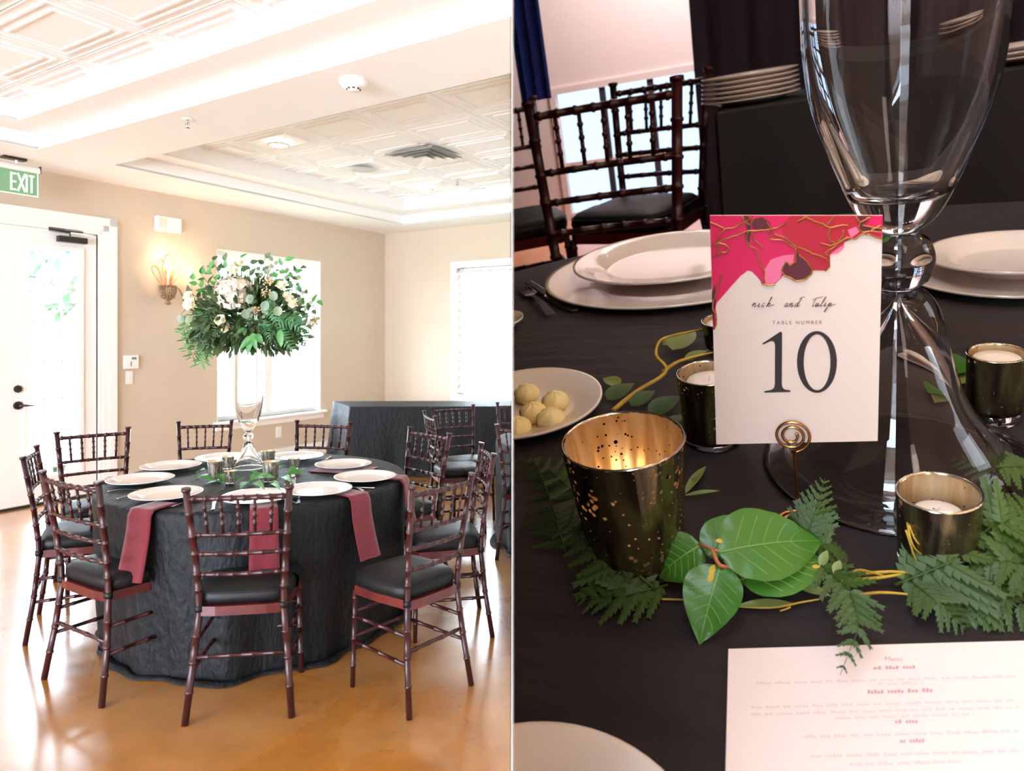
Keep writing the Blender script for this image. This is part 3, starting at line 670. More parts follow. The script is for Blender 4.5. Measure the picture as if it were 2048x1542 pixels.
table_round(TBL, TR_, HT, 'round banquet table hidden under the long black cloth'); cloth_round(TBL, TR_, HT, -.06, 4, 'tablecloth', 'long black crinkled cloth draped over the round table down to the floor')
table_round(T2, .84, HT, 'second round banquet table cut off at the right, under a black cloth'); cloth_round(T2, .84, HT, -.01, 9, 'tablecloth', 'black cloth on the second round table, cut off at the right')
# long serving table -------------------------------------------------------
A, B, C_, D_ = V((-1.776, 7.73, 0)), V((.3, 7.78, 0)), V((.3, 8.45, 0)), V((-2.13, 8.39, 0)); H = .77
t = thing('serving_table', 'long rectangular serving table hidden under a black cloth in the far corner', 'table', Matrix.Translation(A), 'folding tables under cloths')
m = MB(); i = .02; m.prism([V((i, i, H-.03)), B-A+V((0, i, H-.03)), C_-A+V((0, -i, H-.03)), D_-A+V((i, -i, H-.03))], (0, 0, .024)); m.build('tabletop', mat('plywood_b', (170, 130, 90), .6), t)
for q in (A.lerp(C_, .08), B.lerp(D_, .3), C_.lerp(A, .3), D_.lerp(B, .08)):
    MB().tube([q-A+V((0, 0, 0)), q-A+V((0, 0, H-.03))], .015).build('leg', 'silver', t)
m = MB(); cs = [A, B, C_, D_]; per = []
for k in range(4):
    p, q = cs[k], cs[(k+1) % 4]; nseg = max(8, int((q-p).length/.04))
    nn = (q-p).normalized().cross(V((0, 0, 1)))
    for j in range(nseg): per.append((p.lerp(q, j/nseg), nn, (q-p).length*j/nseg, k, min(j, nseg-j)/nseg))
n = len(per); rows = 12
def sp(i, j):
    p, nn, s, k, e = per[i % n]; d = j/rows
    cen = (A+B+C_+D_)/4; rd = (p-cen).normalized(); cf = max(0, 1-e*6)
    amp = .014 if k == 0 else .028
    return p+nn*(amp*sin(s*9+k)*d+.01*sin(s*23)*d+.02*d+.004)+rd*(.09*cf*d*(1+.5*sin(8*e)))+V((0, 0, H*(1-d) if j < rows else .006))
i0 = len(m.v)
for j in range(rows+1):
    for i in range(n): m.v.append(sp(i, j))
for j in range(rows):
    for i in range(n): m.face((i0+j*n+i, i0+(j+1)*n+i, i0+(j+1)*n+(i+1) % n, i0+j*n+(i+1) % n), True)
k = len(m.v); m.v += [sp(i, 0) for i in range(n)]; m.face(range(k, k+n)); m.f[-1] = m.f[-1]
tag(m.build('tablecloth', 'cloth'), 'black crinkled cloth draped over the long serving table in the corner', 'tablecloth', 'black crinkled tablecloths')
# ================================================================ table setting
def plate_prof(R, h=.018):
    return [(.001, .004), (R*.6, .004), (R*.66, .005), (R*.74, h*.72), (R*.97, h), (R, h+.001), (R*1.0, h-.002), (R*.76, h*.5), (R*.62, 0.0), (.001, 0.0)][::-1]
pl = [(326, 932, 57, 'white charger plate nearest the door at the left back of the table'), (281, 960, 64, 'white charger plate at the left rim of the table'), (333, 989, 67, 'white charger plate at the near left with a burgundy napkin hanging below'),
      (514, 997, 72, 'white charger plate glaring behind the near chair back'), (656, 986, 70, 'white charger plate at the near right of the vase'), (733, 955, 64, 'white charger plate at the right rim of the table'),
      (687, 930, 58, 'white charger plate resting on a folded burgundy napkin'), (594, 914, 48, 'white charger plate behind the vase on the right'), (440, 914, 46, 'white charger plate behind the vase on the left')]
pos = []
zt = HT+.004
for i, (u, v, hw, lab) in enumerate(pl):
    p = floor_at(u, v, zt+.016); R = .162
    p.z = zt+.0085; r2 = (p-TBL).xy.length
    if r2 > TR_-.17: q = (p-TBL); q.z = 0; q = q.normalized()*(TR_-.175); p = V((TBL.x+q.x, TBL.y+q.y, p.z))
    pos.append(p.copy())
    if i == 0:
        t0 = thing('charger_plate', lab, 'plate', Matrix.Translation(p), 'white charger plates on the round table')
        MB().lathe(plate_prof(R), 48).build('plate_body', 'china', t0)
    else: dup(t0, Matrix.Translation(p), lab, 'white charger plates on the round table')
# napkins
def napkin(p, edge_uv, ln, lab, wd=.115, tw=0.0):
    best = None
    for kk in range(720):
        an = kk*pi/360; q = TBL+V((cos(an), sin(an), 0))*TR_; uu = PU+F*q.x/q.y; vv = PV+F*(HC-zt)/q.y; e_ = abs(uu-edge_uv[0])+.35*abs(vv-edge_uv[1])
        if best is None or e_ < best[0]: best = (e_, an)
    d = V((cos(best[1]), sin(best[1]), 0)); s = V((-d.y, d.x, 0)); E = TBL+d*(TR_)
    start = TBL+d*(TR_-.19)
    m = MB()
    P_ = [(0, .14, .0), (1, .04, .001), (2, .0, .0), (3, -.017, -.02), (4, -.022, -.08)] + [(5+k, -.026-.006*k, -.08-(ln-.08)*(k+1)/6) for k in range(6)]
    def f(u, v, off):
        x = u*10; k = min(int(x), 9); a = P_[k]; b = P_[k+1]; fr = x-k
        i_ = a[1]+(b[1]-a[1])*fr; z = a[2]+(b[2]-a[2])*fr
        wv = wd*(1+.12*u)*(v-.5)
        return TBL+d*(TR_-i_+off+.008+.004*sin(v*9+1)*u)+s*(wv+tw*u*u)+V((0, 0, zt+z+.0015+(off if u < .25 else 0)))
    m.grid(lambda u, v: f(u, v, 0), 30, 6); m.grid(lambda u, v: f(u, v, .0055), 30, 6)
    m.f = m.f[:180]+[tuple(reversed(x)) for x in m.f[180:]]
    n1 = 31*7
    for a in range(30):
        for b in (0, 6):
            x = a*7+b; m.face((x, x+7, n1+x+7, n1+x) if b else (x, n1+x, n1+x+7, x+7))
    for b in range(6): x = 30*7+b; m.face((x, x+1, n1+x+1, n1+x))
    o = m.build('napkin', 'napkin'); tag(o, lab, 'napkin', 'burgundy napkins hanging from the round table')
napkin(pos[2], (290, 1004), .30, 'burgundy napkin hanging at the near left of the table', .12, -.02)
napkin(pos[3], (528, 1022), .27, 'burgundy napkin hanging behind the near chair back')
napkin(pos[4], (714, 1000), .30, 'burgundy napkin hanging at the near right above the chair seat', .115, .03)
napkin(pos[5], (803, 962), .24, 'burgundy napkin hanging over the right rim of the table', .12, .0)
napkin(pos[1], (212, 964), .26, 'burgundy napkin hanging over the left rim of the table', .12, -.03)
q = pos[6]; m = MB(); m.box(-.17, .16, -.13, .1, 0, .004, .0015); m.box(-.15, .17, -.14, .08, .0035, .007, .0015)
o = m.build('napkin', 'napkin'); o.matrix_world = mtx((q.x+.02, q.y-.03, zt-.003), -.25); tag(o, 'folded burgundy napkin lying flat under the back right plate', 'napkin', 'burgundy napkins on the round table')
# cutlery
def fork_mb():
    m = MB(); m.grid(lambda u, v: ((v-.5)*(.007+.012*max(0, 1-abs(u-.0)*9)+.008*u*u), -.1+.13*(1-u), .002+.006*sin(pi*u)), 12, 3)
    m.box(-.0115, .0115, .03, .052, .002, .004, .0015)
    for k in range(4): m.box(-.0115+k*.0066, -.0083+k*.0066, .05, .092, .002, .004)
    return m
def knife_mb():
    m = MB(); m.box(-.0065, .0065, -.11, .0, .0, .005, .002); m.prism([(-.007, 0, .001), (.009, 0, .001), (.009, .07, .001), (.002, .108, .001), (-.007, .11, .001)][::-1], (0, 0, .0025)); return m
fk = kn = None
for i, p in enumerate(pos):
    d = (p-TBL); d.z = 0; d.normalize(); s = V((-d.y, d.x, 0)); rz = atan2(-d.y, -d.x)-pi/2
    nm = pl[i][3].split('white charger plate ')[1]
    for kk, sg in ((0, 1), (1, -1)):
        pp = p+s*sg*.186+d*.015; 
        if (pp-TBL).xy.length > TR_-.1: pp -= d*.03
        M_ = mtx((pp.x, pp.y, zt+.001), rz+(.05 if kk else -.04))
        if kk == 0:
            lab = 'steel fork beside the white plate ' + nm
            if fk is None: fk = fork_mb().build('fork', 'chrome'); tag(fk, lab, 'fork', 'forks on the round table'); fk.matrix_world = M_; o = fk
            else: o = fk.copy(); COL.objects.link(o); o.matrix_world = M_; tag(o, lab)
        else:
            lab = 'steel knife beside the white plate ' + nm
            if kn is None: kn = knife_mb().build('knife', 'chrome'); tag(kn, lab, 'knife', 'knives on the round table'); kn.matrix_world = M_; o = kn
            else: o = kn.copy(); COL.objects.link(o); o.matrix_world = M_; tag(o, lab)
        o['label'] = ' '.join(lab.split()[:16])
# ================================================================ vases (shared builder)
def vase_mesh(outer, zc, zb, wall, top_r, n=64, bell=None):
    """outer: (r,z) from the foot upwards; zc: apex of the hollow bell; zb: inside bottom of the bowl"""
    r0 = outer[0][0]; k0 = [q for q in outer if q[1] < zc*.97]
    inner = [(.0006, zc)]+[(max(.001, (q[0]-wall*1.15)*min(1.0, (1-(q[1]/zc)**5))), q[1]-wall*.15) for q in reversed(k0) if q[1] > .004]+[(r0-wall, .0)]
    up = [(r0, .0)]+list(outer)
    bo = [q for q in outer if q[1] > zb*1.0+wall]
    zmax = outer[-1][1]
    inn = [(max(.002, q[0]-wall*(1.0+1.2*max(0, 1-(q[1]-zb)/((zmax-zb)*.25)))), q[1]) for q in reversed(bo)]
    bot = [(inn[-1][0]*.8, zb+ (inn[-1][1]-zb)*.3), (inn[-1][0]*.45, zb+(inn[-1][1]-zb)*.05), (.0006, zb)]
    return MB().lathe(inner+up+inn+bot, n)
def smooth_prof(p, sub=4):
    out = []
    for i in range(len(p)-1):
        p0 = p[max(i-1, 0)]; p1 = p[i]; p2 = p[i+1]; p3 = p[min(i+2, len(p)-1)]
        for s in range(sub):
            t = s/sub; q = []
            for k in (0, 1):
                q.append(.5*(2*p1[k]+(p2[k]-p0[k])*t+(2*p0[k]-5*p1[k]+4*p2[k]-p3[k])*t*t+(3*p1[k]-p0[k]-3*p2[k]+p3[k])*t**3))
            out.append(tuple(q))
    out.append(p[-1]); return out
vb = floor_at(497, 936, zt); k = vb.y/F
out = smooth_prof([(31*k, .0), (30.5*k, .006), (24*k, .035), (16*k, .075), (11.5*k, .115), (8.5*k, .145), (4.5*k, .155), (8.5*k, .168), (10.5*k, .183), (8*k, .197), (4.2*k, .203), (10*k, .225), (16*k, .255), (22*k, .3), (27*k, .37), (28.5*k, .45), (28*k, .6), (28.5*k, .68), (30*k, .72)])
o = vase_mesh(out, .14, .27, .004, 0).build('flower_vase', 'glass'); o.matrix_world = Matrix.Translation((vb.x, vb.y, zt+.001)); tag(o, 'tall clear glass footed vase at the middle of the round table', 'vase')
VZ = zt+.70
# floral arrangement -------------------------------------------------------
FC = V((vb.x, vb.y, 0)); FY = vb.y
def fx(u, v, dy=0.0): return at(u, v, FY+dy)
ar = thing('floral_arrangement', 'lush arrangement of cream flowers and greenery on top of the tall glass vase', 'flower arrangement', Matrix.Translation(FC+V((0, 0, VZ))))
O_ = FC+V((0, 0, VZ)); R_ = random.Random(11)
def aw(u, v, dy=0.0): return fx(u, v, dy)-O_
cen = aw(497, 640)
def petals(mb, c, R, n, ps, seed, squash=.9, half=False):
    Q = random.Random(seed)
    for i in range(n):
        z = 1-2*(i+.5)/n; a = i*2.39996; rr = sqrt(1-z*z); d = V((rr*cos(a), rr*sin(a), z))
        if half and d.y > .35: continue
        p = c+V((d.x*R, d.y*R*.85, d.z*R*squash)); t1 = d.orthogonal().normalized(); t2 = d.cross(t1); a0 = Q.uniform(0, 6.28)
        p += d*Q.uniform(-.008, .008); d = (d+V((Q.gauss(0, .22), Q.gauss(0, .22), Q.gauss(0, .22)))).normalized(); t1 = d.orthogonal().normalized(); t2 = d.cross(t1)
        for k in range(4):
            e = a0+k*pi/2; dd = t1*cos(e)+t2*sin(e); sdv = d.cross(dd)
            i_ = len(mb.v); mb.v += [p, p+dd*ps*.55+sdv*ps*.5+d*ps*.2, p+dd*ps*1.05+d*ps*.1, p+dd*ps*.55-sdv*ps*.5+d*ps*.2]; mb.face((i_, i_+1, i_+2, i_+3), True)
m = MB(); hc = aw(467, 586, -.10); m.ell(hc, .088, .075, .078, 16, 10); petals(m, hc, .1, 330, .017, 2, .9, True); m.build('hydrangea', 'petal', ar)
def rose(c, r, nm='rose', mt='rose'):
    m = MB(); d = V((c.x*.6, -1, .35)).normalized()
    m.ell(c, r*.62, r*.62, r*.66, 10, 7); t1 = d.orthogonal().normalized(); t2 = d.cross(t1)
    for L_, (nn, rr, hh) in enumerate(((3, .55, .9), (4, .8, .7), (5, 1.05, .4))):
        for k in range(nn):
            a = 2*pi*k/nn+L_*.7; e = t1*cos(a)+t2*sin(a); s = d.cross(e)
            m.grid(lambda u, v: c+e*r*rr*(.35+.65*sin(u*pi*.55))+d*r*(hh*u-.25)+s*r*rr*.75*(v-.5)*2*(1-.35*u*u), 4, 4)
    return m.build(nm, mt, ar)
for (u, v, dy, r) in ((378, 608, -.06, .035), (376, 592, -.02, .028), (460, 534, -.02, .026), (478, 525, .02, .026), (440, 640, -.16, .03), (450, 655, -.15, .028), (580, 598, -.12, .022), (585, 608, -.14, .022), (573, 590, -.08, .02), (562, 570, -.06, .024), (468, 540, -.08, .022)):
    rose(aw(u, v, dy), r)
# filler clusters
m = MB()
for (u, v, dy) in ((537, 563, -.1), (512, 622, -.17), (533, 585, -.12), (620, 650, -.05), (630, 640, 0)):
    c = aw(u, v, dy)
    for i in range(45): d = V((R_.gauss(0, 1), R_.gauss(0, 1), R_.gauss(0, 1))).normalized()*R_.uniform(.01, .032); m.ell(c+d, .0045, .0045, .0045, 5, 4)
m.build('berry_cluster', mat('cream_buds', (206, 186, 146), .7), ar).__setitem__('kind', 'stuff')
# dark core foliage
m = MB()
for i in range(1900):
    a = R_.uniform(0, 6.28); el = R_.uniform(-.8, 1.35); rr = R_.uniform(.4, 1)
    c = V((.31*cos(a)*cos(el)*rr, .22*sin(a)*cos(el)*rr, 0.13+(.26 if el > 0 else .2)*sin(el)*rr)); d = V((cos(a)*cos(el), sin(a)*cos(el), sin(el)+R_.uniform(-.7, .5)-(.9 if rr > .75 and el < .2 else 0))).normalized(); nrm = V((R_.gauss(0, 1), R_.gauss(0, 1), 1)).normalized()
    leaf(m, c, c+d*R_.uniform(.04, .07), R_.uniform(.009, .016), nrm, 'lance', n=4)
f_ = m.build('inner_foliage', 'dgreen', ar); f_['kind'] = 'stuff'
def sprig(pts, kind, n, ln, hw, mt, seed, name):
    Q = random.Random(seed); m = MB(); pts = [V(p) for p in pts]; m.tube(pts, [.0028]+[.0022]*(len(pts)-2)+[.001], 5)
    for k in range(n):
        x = (.15+.85*k/(n-1))*(len(pts)-1); i = min(int(x), len(pts)-2); p = pts[i].lerp(pts[i+1], x-i); d = (pts[i+1]-pts[i]).normalized()
        s = d.cross(V((0, -1, .3))).normalized()*(1 if k % 2 else -1); dd = (d*Q.uniform(.3, .8)+s*Q.uniform(.7, 1.1)+V((0, Q.uniform(-.5, .3), Q.uniform(-.3, .3)))).normalized()
        l = ln*Q.uniform(.75, 1.15); nn = V((Q.gauss(0, .35), -1, Q.gauss(.4, .35)))
        leaf(m, p, p+dd*l, hw*Q.uniform(.8, 1.1), nn, kind, arc=Q.uniform(-.05, .12), n=6)
    return m.build(name, mt, ar)
def cur(a, b, sag, n=6): return [a.lerp(b, i/n)+V((0, 0, sag*sin(pi*i/n))) for i in range(n+1)]
O0 = V((0, 0, .02))
E_ = [(545, 522, 0, .02), (575, 545, .02, .03), (600, 560, .02, .04), (633, 640, 0, .07), (620, 610, -.1, .06), (520, 540, -.03, .02), (508, 598, -.2, .03), (535, 618, -.22, .02), (362, 640, -.04, .06), (555, 530, .1, .02), (605, 590, -.1, .04), (500, 625, -.22, .02), (548, 600, -.2, .03)]
for i, (u, v, dy, sg) in enumerate(E_): sprig(cur(O0, aw(u, v, dy), sg), 'round', 11, .03, .014, 'euca', i, 'eucalyptus_sprig')
for i, (u, v, dy) in enumerate(((500, 598, -.22), (547, 592, -.22), (530, 612, -.24), (556, 622, -.2), (362, 638, -.06), (378, 640, -.1), (492, 628, -.2))):   # broad silvery leaves
    m = MB(); c = aw(u, v, dy); d = V((R_.uniform(-.4, .4), 0, R_.choice((-1, 1)))).normalized(); leaf(m, c-d*.028, c+d*.028, .024, (R_.uniform(-.3, .3), -1, .3), 'round', n=8); m.tube([c-d*.028, c-d*.06+V((0, .06, 0))], .0018, 4); m.build('silver_leaf', 'euca', ar)
G_ = [(418, 535, -.02, .0), (402, 548, 0, .02), (378, 585, 0, .04), (386, 560, 0, .03), (448, 522, .02, 0), (500, 525, 0, 0), (590, 545, 0, .02), (610, 580, 0, .04), (625, 620, 0, .05), (570, 520, 0, .02), (600, 535, .05, .03), (530, 515, .05, 0), (480, 515, .05, 0), (425, 520, .05, .02), (370, 605, .03, .04), (635, 600, .05, .05), (615, 650, -.08, .04)]
for i, (u, v, dy, sg) in enumerate(G_): sprig(cur(O0, aw(u, v, dy), sg), 'ovate', 12, .052, .015, 'green' if i % 3 == 0 else 'dgreen', 40+i, 'leafy_sprig')
W__ = [(375, 700, -.06), (385, 715, -.1), (400, 728, -.08), (372, 680, 0), (412, 705, -.12), (392, 690, -.16), (365, 665, -.02), (420, 690, -.16), (405, 725, .0), (612, 680, 0), (600, 690, .05)]
for i, (u, v, dy) in enumerate(W__):
    e = aw(u, v, dy); mid = aw(430+R_.uniform(-25, 5), 615, dy) if u < 500 else aw(560, 620, dy); pts = [O0, mid, e.lerp(mid, .45)+V((-.02 if u < 500 else .02, 0, .02)), e]
    Pp = [O0.lerp(mid, .5)+V((0, 0, .03)), mid, mid.lerp(e, .5)+V((-.015 if u < 500 else .015, 0, .02)), mid.lerp(e, .8), e]
    sprig(Pp, 'lance', 26, .06, .0048, 'dgreen' if i % 2 else 'green', 80+i, 'willow_sprig')
Fn = [((455, 640, -.15), (400, 700, -.14), .05), ((540, 650, -.12), (597, 712, -.14), .075), ((540, 630, -.14), (615, 665, -.12), .07), ((550, 640, -.05), (555, 700, -.12), .05), ((520, 640, -.15), (545, 690, -.2), .055), ((560, 600, -.05), (610, 560, 0), .04), ((455, 655, -.1), (440, 700, -.1), .04), ((430, 640, -.1), (385, 680, -.12), .05), ((555, 650, -.1), (590, 690, 0), .07), ((530, 600, -.18), (560, 665, -.22), .06), ((600, 640, 0), (628, 690, 0), .035), ((590, 580, 0), (608, 575, -.1), .03), ((570, 630, -.1), (632, 655, -.05), .06), ((575, 600, .05), (640, 620, .05), .05), ((470, 650, -.12), (470, 705, -.1), .05), ((420, 620, -.05), (360, 655, 0), .045), ((400, 650, -.05), (375, 715, 0), .04), ((590, 620, -.08), (615, 715, -.05), .06)]
for i, (a, b, ln) in enumerate(Fn):
    m = MB(); A_, B_ = aw(*a), aw(*b); fern(m, [A_, A_.lerp(B_, .5)+V((0, 0, .012)), B_], ln, (0.1, -1, .25), 11, 7, 1.05, .12, .15, .05, i); m.build('fern_frond', 'fernm', ar)
for i, (a, b) in enumerate((((505, 668), (494, 712)), ((505, 672), (478, 700)), ((512, 668), (526, 688)), ((505, 665), (512, 700)), ((560, 660), (562, 695)), ((488, 655), (470, 672)), ((415, 548), (424, 531)), ((408, 548), (405, 532)), ((450, 535), (452, 518)))):
    m = MB(); leaf(m, aw(*a, -.19), aw(*b, -.2), .02 if i < 5 else .012, (0, -1, .4), 'ovate', arc=.05); m.build('broad_leaf', 'green', ar)
# votives, shakers and greens on the round table ------------------------------
def votive(base, R0, R1, H, mo, mi, name, label, group, side='L', M=None, base_h=.004, wall=.0022, candle=None, ribs=0, n=48, zc=None):
    t = thing(name, label, 'candle holder', M if M is not None else Matrix.Translation(base), group, side)
    def rb(r, z, a): return r*(1+ribs*sin(a*17+3*sin(z*60/H*.03))+ribs*.6*sin(a*31))
    N_o = MB(); pr = [(R0+(R1-R0)*q/10, base_h+(H-base_h)*q/10) for q in range(11)]
    N_o.lathe([(.0005, base_h)]+pr, n, fn=rb if ribs else None); N_o.build('outer_glass', mo, t)
    m = MB(); m.lathe([(.0005, base_h+wall)]+[(r-wall, z+wall*(1-k/10)) for k, (r, z) in enumerate(pr)], n, fn=rb if ribs else None); m.f = [tuple(reversed(f)) for f in m.f]; m.build('inner_lining', mi, t)
    m = MB(); m.lathe([(R1-wall*1.1, H-wall*.3), (R1-wall*.5, H+wall*.5), (R1+wall*.1, H)], n); m.build('rim', 'chrome', t)
    m = MB(); m.lathe([(.0005, 0), (R0*.9, 0), (R0, base_h*.35), (R0*1.0, base_h*.95), (.0005, base_h*.95)], n); m.build('glass_base', 'glass', t)
    if candle:
        cr, cz = candle; m = MB(); m.lathe([(.0005, base_h+wall), (cr, base_h+wall), (cr, cz-.002*R1/.03), (cr*.96, cz), (cr*.5, cz-.0006), (.0005, cz-.001)], 32); c = m.build('tealight', 'candle', t)
        MB().tube([(0, 0, cz-.002), (.0006, 0, cz+.006*R1/.03)], .0007*R1/.03, 5).build('wick', 'white', c)
    return t
mi_l = mat('warm_lining', (224, 200, 160), .3, metal=.7, c2=(236, 216, 180), ns=40)
for (u, v, hw, Hh, nm, lab) in ((430, 962, 15, .1, 'votive_holder', 'larger mercury glass votive left of the vase'), (461, 969, 12, .065, 'votive_holder', 'small dark mercury glass votive in front of the vase foot'), (456, 940, 12, .07, 'votive_holder', 'mercury glass votive between the large one and the vase'),
                            (541, 965, 17, .105, 'votive_holder', 'larger mercury glass votive right of the vase'), (537, 934, 14, .09, 'votive_holder', 'mercury glass votive behind the right side of the vase'), (588, 940, 12, .06, 'votive_holder', 'small mercury glass votive farthest right above the leaves')):
    p = floor_at(u, v-2, zt); R1 = hw*p.y/F
    votive(p+V((0, 0, .001)), R1*.82, R1, Hh, 'mercs', mi_l, nm, lab, 'mercury glass votives on the round table', base_h=.008, n=28)
for (u, v, mt_, lab, nm) in ((575, 969, 'pepper', 'small glass pepper shaker with steel cap on the table', 'pepper_shaker'), (586, 968, 'salt', 'small glass salt shaker with steel cap on the table', 'salt_shaker')):
    p = floor_at(u, v, zt); t = thing(nm, lab, 'shaker', mtx((p.x, p.y, zt+.001), .4))
    MB().box(-.016, .016, -.016, .016, 0, .028, .004).build('body', 'pane', t); MB().box(-.013, .013, -.013, .013, .002, .022, .002).build('contents', mt_, t)
    MB().lathe([(.001, .05), (.008, .048), (.012, .04), (.01, .028), (.001, .028)][::-1], 16).build('cap', 'chrome', t)
def tl(u, v, h=.01): return floor_at(u, v, zt+h)
LV = [((455, 962), (428, 948), .02), ((430, 962), (400, 952), .018), ((450, 968), (412, 965), .018), ((440, 958), (455, 945), .018), ((500, 960), (530, 945), .03), ((505, 960), (548, 952), .03), ((500, 965), (480, 975), .022), ((505, 968), (528, 974), .022), ((520, 955), (500, 940), .025),
      ((575, 950), (608, 942), .028), ((575, 945), (595, 933), .024), ((560, 958), (585, 962), .018), ((430, 950), (385, 958), .014), ((395, 945), (410, 938), .02), ((540, 970), (560, 975), .018), ((470, 962), (490, 955), .015), ((550, 940), (570, 930), .015)]
LVL = ['green leaf pointing left in front of the larger left votive', 'leftmost bright green leaf of the table greenery', 'green leaf lying flat left of the small dark votive', 'small leaf between the two left votives', 'large bright leaf under the foot of the tall vase', 'long bright leaf running to the larger right votive', 'leaf pointing at the small dark votive', 'leaf tip pointing to the near plate below the vase', 'leaf lying against the vase foot on its left',
 'large leaf pointing right toward the small right votive', 'leaf behind the shakers, pointing back', 'leaf tucked behind the salt and pepper shakers', 'slim leaf tip at the far left of the greenery', 'leaf behind the larger left votive', 'small leaf in front of the larger right votive', 'small leaf right beside the small dark votive', 'leaf behind the larger right votive']
for i, (a, b, hw) in enumerate(LV):
    A_, B_ = tl(*a, .012), tl(*b, .03+.015*(i % 3)); m = MB(); leaf(m, A_, B_, hw, (0, -.5, 1), 'ovate', arc=.1); m.tube([A_+(A_-B_)*.3-V((0, 0, .008)), A_], .0016, 4)
    o = m.build('table_leaf', 'green'); tag(o, LVL[i], 'leaf', 'loose green leaves around the vase on the round table')
for i, (a, b) in enumerate((((440, 962), (390, 950)), ((545, 955), (575, 975)), ((480, 965), (520, 978)), ((590, 950), (560, 935)))):
    A_, B_ = tl(*a, .01), tl(*b, .012); m = MB(); fern(m, [A_, A_.lerp(B_, .5)+V((0, 0, .01)), B_], .035, (0, -.3, 1), 9, 5, 1, .1, .16, .05, i)
    o = m.build('table_fern', 'euca'); tag(o, ('grey-green sprig at the left end of the table greenery', 'grey-green sprig in front of the salt and pepper shakers', 'grey-green sprig in front of the vase foot', 'grey-green sprig behind the right votives')[i], 'sprig', 'small sprigs around the vase on the round table')
# outside ---------------------------------------------------------------------
m = MB(); m.quad((-60, -60, -.3), (0-.3, -60, -.3), (-.3, 60, -.3), (-60, 60, -.3)); m.quad((-.3, .3, -.3), (60, .3, -.3), (60, 60, -.3), (-.3, 60, -.3))
tag(m.build('lawn', mat('pale_lawn', (128, 140, 120), .9, c2=(116, 130, 108), ns=2), mtx=ROOM), kind='structure')
def tree(b, a, H, label, seed):
    Q = random.Random(seed); t = thing('garden_tree', label, 'tree', mtx((b, a, -.3), 0, ROOM), 'trees outside the windows')
    m = MB(); m.tube([(0, 0, 0), (.1, .05, H*.3), (.0, .1, H*.6)], [.2, .15, .08], 8)
    for k in range(5): an = k*1.25; m.tube([(0.05, .05, H*.35), (cos(an)*H*.2, sin(an)*H*.2, H*.62)], [.08, .03], 6)
    m.build('trunk', mat('pale_bark', (150, 140, 128), .9), t)
    m = MB()
    for i in range(1900):
        d = V((Q.gauss(0, 1), Q.gauss(0, 1), Q.gauss(0, .8))).normalized()*Q.uniform(.35, 1)**.6; c = V((d.x*H*.33, d.y*H*.33, H*.62+d.z*H*.34)); n_ = V((Q.gauss(0, 1), Q.gauss(0, 1), Q.gauss(0, 1))).normalized(); s = n_.orthogonal().normalized(); r = n_.cross(s)
        e = H*.035; m.quad(c-s*e, c-r*e*.6, c+s*e, c+r*e*.6)
    o = m.build('crown', leaf_mat('outdoor_leaves', (165, 185, 160), (190, 205, 186)), t); o['kind'] = 'stuff'
tree(-13, 2, 6, 'pale green tree outside, seen through the door glass', 1); tree(-16, 9, 6, 'pale green tree outside the window behind the vase, on its left', 2); tree(-13, 14, 5, 'pale green tree outside the window behind the vase, on its right', 3)
# ================================================================ RIGHT: close-up table (upright direction N_, seven times life size)
Mt['rcloth'] = mat('dark_crinkle_linen', (29, 21, 22), .65, c2=(40, 29, 30), ns=30, stretch=(.3, 1, 1), bump=1.0, bs=11, bst=(.8, 3.2, 1), sheen=.05, spec=.3)
Mt['rfloor'] = mat('terracotta_floor', (206, 140, 108), .3, c2=(190, 126, 96), ns=1.5)
Mt['rwall'] = mat('blush_wall', (226, 206, 204), .8)
Mt['rceil'] = mat('warm_ceiling', (235, 225, 215), .8)
Mt['plum'] = mat('plum_curtain', (60, 50, 66), .9, c2=(44, 36, 48), ns=3, stretch=(4, 4, .2))
Mt['blue'] = mat('royal_blue_cloth', (20, 70, 190), .7, c2=(14, 40, 130), ns=3, stretch=(5, 5, .3), sheen=.3)
Mt['card'] = mat('cream_card_stock', (242, 216, 198), .6, bump=.02, bs=60)
Mt['menu'] = mat('blush_menu_paper', (236, 216, 208), .65)
Mt['ink'] = mat('dark_print_ink', (50, 36, 36), .6); Mt['ink2'] = mat('brown_print_ink', (110, 76, 72), .7)
Mt['mfaint'] = mat('menu_print', (218, 196, 190), .7); Mt['mhead'] = mat('menu_heading_print', (200, 156, 156), .7)
Mt['copper'] = mat('copper_wire', (196, 138, 82), .25, metal=1)
Mt['goldink'] = mat('gold_vein_ink', (206, 146, 70), .35, metal=.6, c2=(160, 96, 44), ns=30)
Mt['pink'] = mat('hot_pink_ink', (226, 8, 84), .5, c2=(176, 8, 52), ns=1.5, detail=2, ramp=(.42, .66))
Mt['crim'] = mat('crimson_ink', (196, 12, 40), .5, c2=(140, 4, 30), ns=3, detail=2)
Mt['maroon'] = mat('maroon_ink', (84, 6, 24), .5, c2=(120, 10, 30), ns=4)
Mt['rose_'] = mat('light_pink_ink', (238, 92, 132), .5, c2=(244, 140, 160), ns=2.5)
Mt['mo_d'] = mercury('dark_mercury_glass', (60, 48, 40), (134, 122, 84), 70, .8, .16, .2, 1)
Mt['mi_g'] = mercury('gold_mercury_lining', (222, 172, 110), (248, 222, 176), 70, .35, .3, .15, 1, .3)
Mt['lf'] = leaf_mat('waxy_leaf', (52, 104, 32), (78, 132, 46), 3, .3); Mt['vein'] = mat('pale_leaf_vein', (124, 168, 78), .45)
Mt['spot'] = mat('yellow_leaf_spot', (196, 168, 52), .6); Mt['lfern'] = leaf_mat('leatherleaf_fern', (34, 60, 18), (72, 98, 30), 7, .5)
Mt['redst'] = mat('red_stem', (170, 92, 56), .4, c2=(196, 120, 70), ns=20); Mt['twig'] = mat('yellow_twig', (196, 160, 52), .5, c2=(160, 124, 40), ns=30)
